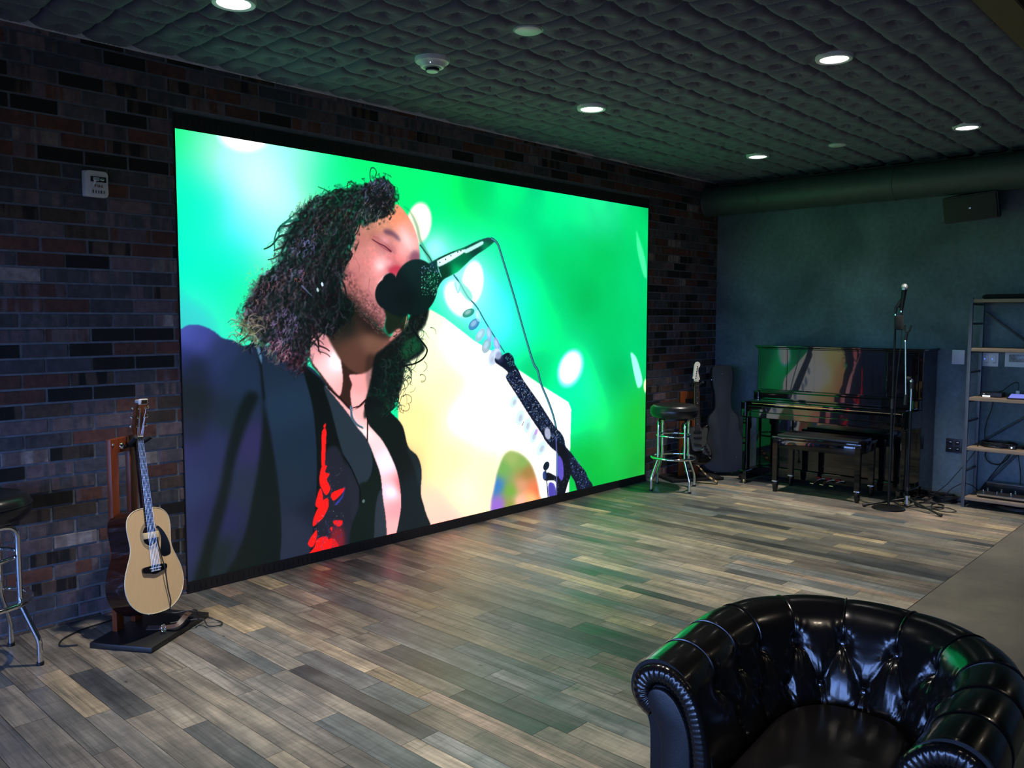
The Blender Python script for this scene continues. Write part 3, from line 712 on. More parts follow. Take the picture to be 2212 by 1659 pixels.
    # ---- face
    face = field([(800, 500, 196, 128, 110), (830, 480, 226, 150, 120), (860, 470, 236, 150, 110), (875, 500, 240, 168, 150), (888, 530, 246, 190, 186), (895, 560, 200, 120, 130), (780, 520, 200, 120, 112),
        (800, 540, 226, 140, 136), (830, 525, 216, 130, 130), (790, 570, 222, 132, 132), (822, 572, 255, 206, 208), (845, 590, 226, 120, 130), (865, 560, 236, 140, 140), (850, 575, 206, 90, 104), (770, 600, 200, 116, 118),
        (800, 610, 226, 140, 140), (830, 610, 244, 170, 172), (760, 620, 180, 104, 100), (790, 650, 200, 118, 122), (810, 660, 196, 120, 124), (820, 700, 204, 124, 132), (800, 690, 150, 92, 92), (775, 640, 176, 106, 104),
        (885, 580, 190, 100, 110), (905, 600, 160, 70, 80), (866, 600, 190, 84, 100)], 9)
    m = poly(C7([(1100, 670), (1180, 660), (1260, 620), (1340, 590), (1360, 545), (1405, 580), (1452, 650), (1482, 720), (1500, 790), (1506, 860), (1500, 930), (1460, 1000), (1380, 1030), (1320, 1080), (1300, 1150), (1298, 1240),
        (1275, 1312), (1225, 1275), (1160, 1215), (1110, 1160), (1050, 1110), (1025, 1060), (1035, 980), (1060, 900), (1085, 820), (1110, 750), (1098, 710)]), 1)
    fn = noise(2.2, 11, oct=2)
    face = face * .9 + np.array([.078, .064, .056])
    img = img * (1 - m[..., None]) + np.clip(face * (1 + .014 * fn[..., None]), 0, 1) * m[..., None]
    facemask = m
    # beard stubble
    bm = poly(C7([(1020, 960), (1080, 960), (1120, 1040), (1180, 1100), (1240, 1160), (1300, 1220), (1275, 1320), (1160, 1230), (1080, 1170), (1020, 1110)]), 5)
    over(np.clip(bm * (.38 + .25 * noise(1.1, 21, oct=1)), 0, 1), (104, 62, 66))
    over(.8 * poly(C7([(1100, 1110), (1160, 1180), (1230, 1250), (1280, 1300), (1330, 1370), (1250, 1360), (1150, 1300), (1080, 1200), (1020, 1090)]), 5), (34, 26, 24))
    # brow, closed eye, creases, nose shade
    over(.8 * poly(C1([(290, 430), (330, 425), (370, 445), (410, 480), (430, 520), (400, 510), (360, 480), (300, 460)]), 2.4), (96, 62, 88))
    over(.30 * poly(C1([(180, 470), (240, 470), (330, 530), (390, 600), (360, 610), (280, 580), (200, 520)]), 4), (150, 70, 84))
    stroke(C1([(200, 505), (250, 535), (300, 560), (350, 600)]), 1.6, 2.6, (84, 24, 44), .95)
    stroke(C1([(250, 545), (300, 580), (345, 604)]), 1.0, 1.6, (130, 50, 66), .7)
    stroke(C1([(210, 480), (270, 510), (330, 560), (372, 610)]), 1.6, 1.0, (170, 84, 96), .6)
    over(.5 * glow(*C1([(300, 510)])[0], 12, 7, 30), (250, 190, 196))
    over(.75 * glow(*C1([(265, 715)])[0], 8, 8), (255, 226, 226)); over(.4 * glow(*C1([(330, 690)])[0], 10, 8), (255, 214, 218))
    over(.75 * glow(*C1([(470, 500)])[0], 12, 26, -24), (255, 226, 228)); over(.6 * glow(*C1([(440, 600)])[0], 10, 16, -20), (250, 190, 190))
    over(.7 * poly(C1([(335, 740), (380, 715), (430, 720), (420, 760), (360, 800), (335, 780)]), 2.2), (196, 40, 70))
    over(.6 * poly(C1([(520, 600), (570, 610), (575, 660), (500, 680)]), 3), (110, 60, 92))
    stroke(C1([(250, 850), (285, 800), (330, 770)]), 2, 1.4, (240, 196, 200), .8); stroke(C1([(180, 820), (170, 900), (200, 960)]), 1.6, 1, (150, 80, 84), .5)
    stroke(C1([(60, 640), (100, 720), (95, 760)]), 1.4, 1, (150, 84, 80), .5)
    for i in range(1100):
        x = rs.uniform(0, 300); y = rs.uniform(880, 1280)
        if y < 860 + x * .9 - 20 or y > 1010 + x * 1.0: continue
        a = rs.uniform(.4, 1.1); l = rs.uniform(6, 16)
        stroke(C1([(x, y), (x + l * math.cos(a), y + l * math.sin(a))]), .7, .4, rs.choice([60, 120, 190]) * np.array([1, .72, .7]), .45)
    # mouth shadow, chin
    over(.96 * poly(C1([(290, 1030), (380, 1060), (480, 1100), (470, 1180), (440, 1250), (380, 1240), (330, 1260), (300, 1190), (310, 1120)]), 1.4), (20, 26, 16))
    over(poly(C1([(375, 1240), (410, 1215), (440, 1235), (432, 1290), (390, 1320), (335, 1310), (350, 1280)]), 1.2), (196, 124, 116))
    stroke(C1([(478, 1110), (470, 1150), (452, 1230), (430, 1290)]), 2.4, 2, (176, 150, 110), .9)
    over(.7 * glow(*C1([(400, 1260)])[0], 8, 8), (226, 150, 150))

    # ---- hair
    hairpoly = C7([(1350, 560), (1358, 500), (1340, 430), (1300, 385), (1240, 395), (1180, 420), (1110, 430), (1020, 455), (920, 480), (850, 520), (790, 560), (740, 620), (700, 690), (665, 760), (650, 830), (635, 890),
        (580, 950), (520, 1000), (480, 1070), (450, 1130), (420, 1190), (400, 1250), (430, 1300), (470, 1350), (530, 1400), (590, 1450), (640, 1510), (700, 1555), (790, 1580), (820, 1500), (828, 1420), (850, 1350),
        (900, 1340), (960, 1360), (1000, 1320), (1080, 1250), (1100, 1180), (1040, 1110), (1025, 1060), (1035, 980), (1060, 900), (1085, 820), (1112, 750), (1100, 700), (1130, 680), (1200, 665), (1250, 640), (1310, 620)])
    hm = poly(hairpoly, 2.2)
    edge = np.clip(hm + .28 * noise(2.4, 5, oct=2) * (blur(hm, 6) > .06) * (blur(hm, 6) < .9), 0, 1)
    hc = field([(820, 420, 26, 30, 34), (700, 450, 26, 66, 50), (760, 430, 16, 60, 44), (640, 480, 20, 90, 66), (600, 560, 30, 70, 60), (700, 540, 20, 36, 34), (740, 600, 10, 22, 20), (560, 620, 60, 66, 66),
        (620, 640, 34, 34, 44), (680, 660, 14, 22, 24), (540, 690, 70, 64, 72), (600, 740, 50, 36, 60), (650, 740, 24, 20, 30), (700, 700, 6, 12, 12), (730, 660, 4, 14, 10), (640, 780, 50, 26, 36)], 22)
    img = img * (1 - edge[..., None]) + np.clip(hc * (1 + .5 * noise(1.3, 6, oct=2)[..., None]), 0, 1) * edge[..., None]

    hmask_g = hm

    def inside(x, y):
        g = tog([(x, y)])[0]; i, j = int(g[1]), int(g[0])
        return 0 <= i < GH and 0 <= j < GW and hmask_g[i, j] > .5

    def curl(x, y, ang, ln, amp, turns, w, col, al, drift=0.):
        n = 22; t = np.linspace(0, 1, n)
        ca, sa = math.cos(ang), math.sin(ang); ph = rs.uniform(0, 6.28)
        lx = t * ln; ly = amp * np.sin(t * turns * 6.283 + ph) + drift * t * t * ln
        lx = lx + amp * .8 * np.cos(t * turns * 6.283 + ph)
        stroke(list(zip(x + lx * ca - ly * sa, y + lx * sa + ly * ca)), w, w * .5, col, al)
    darks = [(8, 16, 16), (14, 22, 24), (20, 14, 18), (6, 26, 20)]
    lights = [(90, 84, 104), (120, 100, 130), (70, 90, 100), (108, 72, 70), (150, 130, 170), (60, 80, 84)]
    greens = [(18, 84, 60), (26, 120, 90), (44, 88, 74), (12, 62, 48)]
    for i in range(1500):
        x = rs.uniform(540, 850); y = rs.uniform(385, 740)
        if not inside(x, y): continue
        base = math.radians(100 + 45 * np.clip((560 - y) / 180, -.4, 1) + (38 if x < 640 else 0) - (25 if x > 780 else 0))
        w0 = rs.uniform(2.0, 4.4); ln = rs.uniform(24, 64); am = rs.uniform(2.5, 7); tu = rs.uniform(.5, 1.3); a_ = base + rs.normal(0, .3); st0 = rs.get_state()
        if not inside(x + ln * math.cos(a_), y + ln * math.sin(a_)) and (x > 680 or i % 4): continue
        curl(x, y, a_, ln, am, tu, w0, darks[rs.randint(4)], .9)
        rs.set_state(st0); c = (greens if (y < 540 and x < 790 and i % 3 == 0) else lights)[i % 4]
        if not (x > 660 and y > 590 and i % 3): curl(x + .8, y - .5, a_, ln * .96, am, tu, w0 * .33, c, .55)
        rs.rand(5)
    for i in range(1300):
        x = rs.uniform(520, 860); y = rs.uniform(375, 800)
        if not inside(x, y): continue
        # hair falls from the crown to lower left and down
        ang = math.radians(105 + 35 * np.clip((y - 560) / -180, -.3, 1) + (30 if x < 600 else 0)) + rs.normal(0, .5)
        r = rs.rand(); deep = x > 660 and y > 600
        if r < .52 or deep and r < .8: c = darks[rs.randint(4)]; al = .8
        elif r < .70 and y < 560 and x < 800: c = greens[rs.randint(4)]; al = .45
        else: c = lights[rs.randint(6)]; al = .5
        curl(x, y, ang, rs.uniform(10, 30), rs.uniform(1.2, 4.2), rs.uniform(.6, 1.8), rs.uniform(.7, 1.9), c, al)
    hs_ = np.clip(blur(hm, 2), 0, 1)[..., None]; img = img * (1 - hs_) + blurp(img, .8) * hs_
    for (cx0, cy0, rx, ry, n, cols) in [(570, 600, 28, 26, 60, [(150, 130, 190), (190, 120, 130)]), (655, 530, 20, 16, 40, [(130, 140, 220), (160, 160, 230)]), (690, 500, 14, 26, 26, [(160, 110, 120), (120, 110, 160)]),
            (560, 680, 26, 30, 70, [(150, 120, 150), (190, 150, 140), (110, 90, 120)]), (615, 700, 24, 30, 90, [(150, 120, 200), (180, 150, 210)]), (600, 755, 22, 20, 90, [(220, 140, 160), (180, 90, 120), (230, 200, 200)]),
            (820, 410, 26, 22, 90, [(120, 120, 190), (90, 100, 150), (150, 150, 180)]), (800, 455, 20, 20, 60, [(150, 150, 150), (90, 90, 90)]), (840, 440, 12, 12, 26, [(150, 110, 90)]), (640, 590, 16, 12, 30, [(200, 110, 110), (160, 130, 190)])]:
        for i in range(n * 2 // 3):
            a = rs.uniform(0, 6.28); q = rs.rand() ** .4 * 1.25
            curl(cx0 + rx * q * math.cos(a), cy0 + ry * q * math.sin(a), rs.uniform(1.2, 2.4), rs.uniform(5, 14), rs.uniform(.8, 2.6), rs.uniform(.5, 1.4), rs.uniform(.6, 1.3), cols[rs.randint(len(cols))], .5)
    # dark ringlets over the forehead lock, loops on top
    for i in range(60):
        a = rs.uniform(0, 6.28); q = rs.rand() ** .5
        curl(822 + 30 * q * math.cos(a), 440 + 30 * q * math.sin(a), rs.uniform(0, 6.28), rs.uniform(8, 16), rs.uniform(3, 6), 1, rs.uniform(1, 2.4), darks[rs.randint(3)], .85)
    stroke(C7([(1215, 430), (1200, 380), (1205, 330), (1225, 325), (1240, 350), (1235, 385), (1300, 400), (1345, 440), (1358, 490)]), 1.8, 1.8, (14, 60, 44), .9)
    stroke(C7([(1060, 460), (1062, 420), (1090, 410), (1110, 430), (1100, 460)]), 2, 2, (20, 70, 50), .9)
    stroke(C7([(880, 440), (930, 460), (980, 490), (1010, 530)]), 1.6, 2.2, (14, 90, 60), .9)
    stroke(C7([(780, 570), (700, 640), (640, 690), (612, 760), (612, 830)]), 2.0, 2.6, (16, 90, 76), .9)
    stroke(C7([(760, 640), (690, 655), (650, 700), (630, 760)]), 3, 2, (20, 110, 90), .8)
    # stray curls round the outline
    for i in range(170):
        t = rs.rand()
        px_, py_ = [(C7([(560 + 40 * math.sin(9 * t), 1000)])[0]), (0, 0)][0]
        k = rs.randint(8, 26); a0 = np.array(hairpoly[k]); a1 = np.array(hairpoly[k + 1]); q = a0 + (a1 - a0) * t
        out = math.atan2(q[1] - 600, q[0] - 720) + rs.normal(0, .5)
        c = [(40, 120, 90), (90, 130, 90), (30, 60, 60), (120, 150, 120), (70, 60, 70)][rs.randint(5)]
        curl(q[0], q[1], out, rs.uniform(6, 17), rs.uniform(1, 4), rs.uniform(.4, 1.2), rs.uniform(.5, 1.2), c, .6)
    for i in range(70):
        x, y = C7([(rs.uniform(330, 500), rs.uniform(1230, 1400))])[0]
        curl(x, y, rs.uniform(-.4, .9), rs.uniform(12, 34), rs.uniform(3, 9), rs.uniform(.3, .9), rs.uniform(.7, 1.7), [(120, 130, 90), (90, 90, 60), (60, 50, 50), (200, 190, 160)][rs.randint(4)], .6)
    # hair on the far side of the neck
    m = poly(C8([(1150, 240), (1200, 190), (1290, 110), (1330, 60), (1370, -20), (1460, -40), (1440, 60), (1400, 110), (1440, 190), (1400, 240), (1330, 290), (1310, 400), (1270, 500), (1230, 560), (1160, 520), (1090, 600), (1095, 500), (1120, 400)]), 2)
    over(np.clip(m * 1.0 - .04 * np.abs(noise(2, 9, oct=1)), 0, 1), (8, 16, 15))
    over(.4 * poly(C8([(1300, 200), (1380, 120), (1420, 190), (1370, 230), (1320, 260)]), 3), (20, 150, 80))
    over(.35 * poly(C8([(1100, 250), (1160, 230), (1190, 300), (1160, 420), (1110, 440)]), 3), (4, 10, 8))
    for i in range(190):
        y = rs.uniform(-40, 540); cx_ = 1350 - .25 * max(0, y - 100) if y > 100 else 1380
        x, yy = C8([(cx_ + rs.normal(0, 45), y)])[0]
        c = [(8, 20, 16), (6, 12, 12), (12, 70, 42), (10, 44, 30), (40, 56, 50)][rs.randint(5)]
        curl(x, yy, 1.57 + rs.normal(0, .4), rs.uniform(10, 26), rs.uniform(2, 6), rs.uniform(.5, 1.4), rs.uniform(.8, 1.8), c, .75)
    stroke(C8([(1355, 60), (1380, 100), (1420, 150), (1452, 200), (1430, 250), (1380, 280), (1330, 290)]), 4, 3, (6, 16, 16)); stroke(C8([(1250, 500), (1240, 470), (1280, 465), (1285, 495), (1260, 500)]), 2.4, 2, (8, 20, 18))
    stroke(C8([(1290, 280), (1340, 300), (1360, 330)]), 3, 2, (8, 20, 16)); stroke(C8([(1230, 560), (1265, 520), (1220, 500), (1200, 470)]), 3, 2, (10, 30, 24))
    # far side of the head behind the brow
    over(.4 * poly(C7([(1400, 560), (1440, 590), (1480, 680), (1505, 780), (1560, 900), (1600, 960), (1590, 900), (1545, 820), (1515, 760), (1500, 690), (1470, 620), (1430, 570)]), 2), (10, 90, 50))
    stroke(C7([(1510, 800), (1540, 840), (1580, 900), (1600, 1000)]), 3, 2, (10, 60, 50), .8)

    # ---- microphone in foam, boom arm, cable
    foam = np.maximum(ell(750 + 545 / 3.687, 380 + 885 / 3.687, 174 / 3.687, 224 / 3.687, 8, .06), ell(750 + 335 / 3.687, 380 + 940 / 3.687, 112 / 3.687, 128 / 3.687, 0, .08))
    foam = np.maximum(foam, poly(C1([(280, 830), (380, 790), (480, 1100), (320, 1070)]), 1))
    body = poly(C1([(590, 690), (640, 700), (720, 655), (840, 600), (930, 568), (1060, 508), (1150, 492), (1172, 518), (1120, 568), (1000, 650), (880, 762), (760, 830), (700, 930), (640, 945), (590, 820)]), .9)
    bc = field([(920, 590, 20, 60, 80), (940, 610, 10, 40, 34), (960, 590, 6, 60, 40), (1000, 560, 0, 110, 70), (1030, 540, 10, 60, 50), (1055, 520, 20, 70, 60), (990, 590, 0, 190, 110), (1050, 530, 0, 140, 90)], 7)
    fc = field([(850, 610, 12, 24, 28), (900, 570, 14, 40, 40), (880, 640, 8, 20, 22), (920, 640, 6, 30, 26), (910, 600, 14, 34, 36), (935, 600, 4, 60, 40)], 12)
    img = img * (1 - body[..., None]) + bc * body[..., None]
    img = img * (1 - foam[..., None]) + fc * foam[..., None]
    over(poly(C1([(715, 690), (730, 665), (860, 606), (930, 585), (940, 600), (860, 655), (760, 710), (722, 718)]), .9), (226, 250, 255))
    stroke(C1([(728, 662), (780, 635), (860, 598)]), 1.6, 1.4, (10, 30, 30)); stroke(C1([(720, 690), (725, 740), (748, 800)]), 2, 2, (110, 210, 180), .8)
    for x, y in [(738, 688), (784, 664), (826, 634), (880, 606), (905, 596)]: dot(*C1([(x, y)])[0], 1.4, (10, 40, 40))
    over(.9 * poly(C1([(935, 590), (1010, 550), (1050, 530), (1080, 520), (1078, 545), (1000, 590), (945, 615)]), .8), (210, 255, 250))
    stroke(C1([(1080, 512), (1120, 498), (1165, 512)]), 4, 4, (30, 70, 80), .8)
    for i in range(170):
        x = rs.uniform(590, 740); y = rs.uniform(700, 950)
        if (x - 545) ** 2 / 174 ** 2 + (y - 885) ** 2 / 224 ** 2 > 1.05 and y > 850: continue
        if y < 690 + (740 - x) * .2: continue
        c = (150, 200, 255) if y < 770 else (110, 240, 190)
        dot(*C1([(x, y)])[0], rs.uniform(.3, .9), c, rs.uniform(.4, 1))
    cab = C1([(1150, 500), (1185, 525), (1205, 560), (1230, 640), (1280, 800), (1340, 1000), (1410, 1250), (1480, 1480)]) + C2([(745, 350), (770, 450), (820, 570), (860, 680), (885, 780), (895, 860), (900, 1000), (896, 1320)])
    stroke(cab, 5.6, 6.4, (20, 70, 90)); stroke([(x - .6, y - .4) for x, y in cab], 1.8, 2.0, (110, 200, 210), .7)
    # boom arm
    stroke(C1([(850, 790), (900, 860), (960, 960), (1030, 1040), (1100, 1160), (1180, 1290), (1250, 1400)]), 3.6, 3.4, (40, 110, 130), .95)
    over(.8 * ell(*C1([(880, 880)])[0], 7, 14, -25, .3), (190, 250, 250)); stroke(C1([(870, 800), (900, 860), (880, 930), (860, 850)]), 1.4, 1.4, (80, 170, 180), .7)
    over(.8 * poly(C1([(890, 800), (920, 850), (990, 930), (985, 1000), (930, 960), (900, 900)]), 1.4), (120, 225, 215))
    picks = [(965, 1090, 30, 52, 60, (20, 130, 110)), (1010, 1180, 34, 56, 40, (60, 120, 190)), (1060, 1265, 30, 60, 30, (170, 200, 220)), (1110, 1350, 34, 62, 20, (150, 180, 200)), (1165, 1440, 34, 62, 10, (190, 200, 235)),
             (1040, 1110, 20, 50, -10, (170, 230, 240)), (1130, 1260, 22, 60, -10, (160, 190, 240)), (1190, 1340, 24, 60, -14, (170, 170, 235))]
    for x, y, rx, ry, ro, c in picks:
        q = C1([(x, y)])[0]; over(.8 * ell(*q, rx / 3.687, ry / 3.687, ro, .12), c); over(.5 * ell(q[0] - 1, q[1] - 2, rx / 7, ry / 7, ro, .6), (225, 240, 250))
    for x, y, rx, ry, ro in [(565, 590, 26, 50, 20), (612, 710, 30, 60, 14), (668, 770, 26, 60, 10), (716, 850, 26, 58, 14), (775, 945, 30, 60, 24), (395, 265, 26, 52, 10)]:
        q = C2([(x, y)])[0]; over(.75 * ell(*q, rx / 3.53, ry / 3.53, ro, .14), (206, 222, 232)); over(.5 * ell(q[0] + 1, q[1] + 1, rx / 8, ry / 8, ro, .5), (170, 190, 205))
    over(.6 * ell(*C2([(735, 820)])[0], 3, 7, 20, .4), (200, 120, 220)); stroke(C2([(628, 770), (642, 740)]), 2, 1.4, (30, 60, 70))
    arms = [[(470, 240), (520, 215), (560, 250), (570, 300), (600, 350), (640, 430), (760, 600), (870, 770), (925, 830), (950, 880), (960, 930), (1010, 990), (1060, 1060), (1110, 1120), (1130, 1170), (1165, 1240), (1060, 1275), (1030, 1200), (1000, 1150),
            (960, 1060), (910, 990), (850, 940), (800, 880), (780, 840), (680, 690), (580, 530), (505, 410), (520, 370), (480, 330), (425, 290), (425, 250)]]
    for a in arms: over(poly(C2(a), .8), (12, 20, 42))
    def along(p, q, t, off):
        d = np.array(q) - np.array(p); n_ = np.array([-d[1], d[0]]) / np.hypot(*d); return np.array(p) + d * t + n_ * off
    for i in range(620):
        q = along((535, 360), (880, 880), rs.rand(), rs.uniform(-46, 46)); dot(*C2([q])[0], rs.uniform(.3, .95), [(90, 130, 200), (150, 200, 245), (60, 90, 170), (220, 240, 255)][rs.randint(4)], rs.uniform(.4, 1))
    for i in range(200):
        q = along((1000, 1020), (1120, 1240), rs.rand(), rs.uniform(-44, 44)); dot(*C2([q])[0], rs.uniform(.3, 1.0), [(110, 90, 190), (90, 130, 210), (140, 190, 240)][rs.randint(3)], rs.uniform(.4, 1))
    for i in range(60):
        q = along((520, 235), (560, 320), rs.rand(), rs.uniform(-26, 26)); dot(*C2([q])[0], rs.uniform(.3, .9), (80, 170, 180), .8)
    for i in range(50):
        q = along((900, 830), (960, 960), rs.rand(), rs.uniform(-40, 30)); dot(*C2([q])[0], rs.uniform(.3, .9), (80, 150, 190), .8)
    over(ell(*C2([(440, 225)])[0], 8, 12, -10, .4), (214, 226, 250)); over(.8 * ell(*C2([(822, 832)])[0], 6.5, 13, -8, .3), (206, 214, 240)); over(.4 * ell(*C2([(455, 250)])[0], 8, 12, -10, .5), (70, 80, 130))
    # clamp and lower stand
    over(poly(C2([(880, 900), (950, 930), (985, 1030), (1000, 1130), (975, 1220), (940, 1320), (880, 1330), (885, 1200), (800, 1190), (790, 1150), (830, 1130), (900, 1160), (930, 1100), (905, 1000)]), .8), (8, 12, 24))
    over(ell(*C2([(812, 1080)])[0], 6, 10, 20, .2), (10, 26, 44)); over(ell(*C2([(800, 1150)])[0], 4.5, 9, 0, .2), (50, 70, 130)); stroke(C2([(806, 1100), (812, 1150), (826, 1320)]), 3, 3, (16, 30, 60))
    over(poly(C2([(905, 1000), (935, 1040), (945, 1120), (935, 1190), (905, 1160), (900, 1090)]), 1), (96, 80, 200)); over(poly(C2([(830, 1215), (870, 1215), (885, 1270), (880, 1320), (835, 1320)]), 1), (80, 70, 180))
    for i in range(60):
        x, y = C2([(rs.uniform(840, 990), rs.uniform(1010, 1310))])[0]; dot(x, y, rs.uniform(.3, .8), (170, 190, 240), .6)
    stroke(C2([(886, 860), (892, 1000), (890, 1310)]), 3.6, 3.6, (96, 96, 170), .9)
    # blue highlights in the hair near the cheek, an ear stud
    for x, y, c in [(905, 1040, (230, 240, 255)), (877, 1074, (190, 220, 225))]: over(.95 * ell(*C7([(x, y)])[0], 2.4, 4.6, -15, .4), c)
    stroke(C7([(780, 1050), (810, 1080), (840, 1110)]), 3, 1, (110, 130, 170), .7)
    return np.clip(img, 0, 1)
# ================================================================= video wall
def build_video_wall():
    root = thing('led_screen', 'huge lit video wall in the brick wall showing a curly-haired singer at a microphone', 'screen', (SX0, 0, 0))
    GW, GH = 1200, 664
    pic = paint_picture(GW, GH)
    lin = np.where(pic <= .04045, pic / 12.92, ((pic + .055) / 1.055) ** 2.4)
    k = np.clip((lin - .70) / .3, 0, 1); lin = lin * (1 + WHITE_K * k * k * (3 - 2 * k))      # channels the camera clips are driven brighter
    us = np.linspace(0, SX1 - SX0, GW); vs = np.linspace(SZ0, SZ1, GH)
    U, V = np.meshgrid(us, vs)
    me = grid_mesh('display_panel', np.stack([U, np.zeros_like(U) - .001, V], -1))
    a = me.color_attributes.new('picture', 'FLOAT_COLOR', 'POINT')
    a.data.foreach_set('color', np.concatenate([lin, np.ones((GH, GW, 1))], -1).astype(np.float32).reshape(-1))
    m, nt, b = new_mat('led_picture'); N, L = nt.nodes, nt.links
    at = N.new('ShaderNodeAttribute'); at.attribute_name = 'picture'
    L.new(at.outputs['Color'], b.inputs['Emission Color']); b.inputs['Emission Strength'].default_value = SCREEN_GAIN
    b.inputs['Base Color'].default_value = (.01, .01, .01, 1); b.inputs['Roughness'].default_value = .5
    o = link(me, 'display_panel', m, root, smooth=False)
    o['label'] = 'glowing picture of a singer in a dark jacket against green stage light'
    W = SX1 - SX0
    mb = MB(); mb.box((W / 2, .04, (SZ0 + SZ1) / 2), (W, .06, SZ1 - SZ0)); mb.build('cabinet', M['bezel'], root, smooth=False)
    def strip(z0, z1, name, y):
        mb = MB(); mb.box((W / 2, .02 + y / 2, (z0 + z1) / 2), (W + .008, .04 - y, z1 - z0)); mb.build(name, M['vent'], root, smooth=False)
    strip(.0, SZ0, 'bottom_vent_strip', -.008); strip(SZ1, SZ1 + .086, 'top_vent_strip', -.004)
    for x, w in ((-.006, .008), (W + .003, .012)):
        mb = MB(); mb.box((x, .01, SZ1 / 2 + .04), (w, .03, SZ1 + .084)); mb.build('side_edge', M['bezel'], root, smooth=False)
build_video_wall()
# ================================================================= guitars, stands, case
def pose(O, az, lean, roll=0.):
    """matrix with x = player-view right, y = up the neck, z = out of the front"""
    az, lean, roll = map(math.radians, (az, lean, roll))
    n = Vector((math.cos(az) * math.cos(lean), math.sin(az) * math.cos(lean), math.sin(lean)))
    u = Vector((-math.cos(az) * math.sin(lean), -math.sin(az) * math.sin(lean), math.cos(lean)))
    s = u.cross(n); c, si = math.cos(roll), math.sin(roll)
    s2 = s * c + u * si; u2 = -s * si + u * c
    m = Matrix.Identity(4)
    for i in range(3): m[i][0] = s2[i]; m[i][1] = u2[i]; m[i][2] = n[i]
    m.translation = O
    return m

def sym(half, n=5):
    """closed outline from right-half points (x>=0) listed bottom to top"""
    full = half + [(-x, y) for x, y in reversed(half) if x > 1e-6]
    return smooth2(full, n)

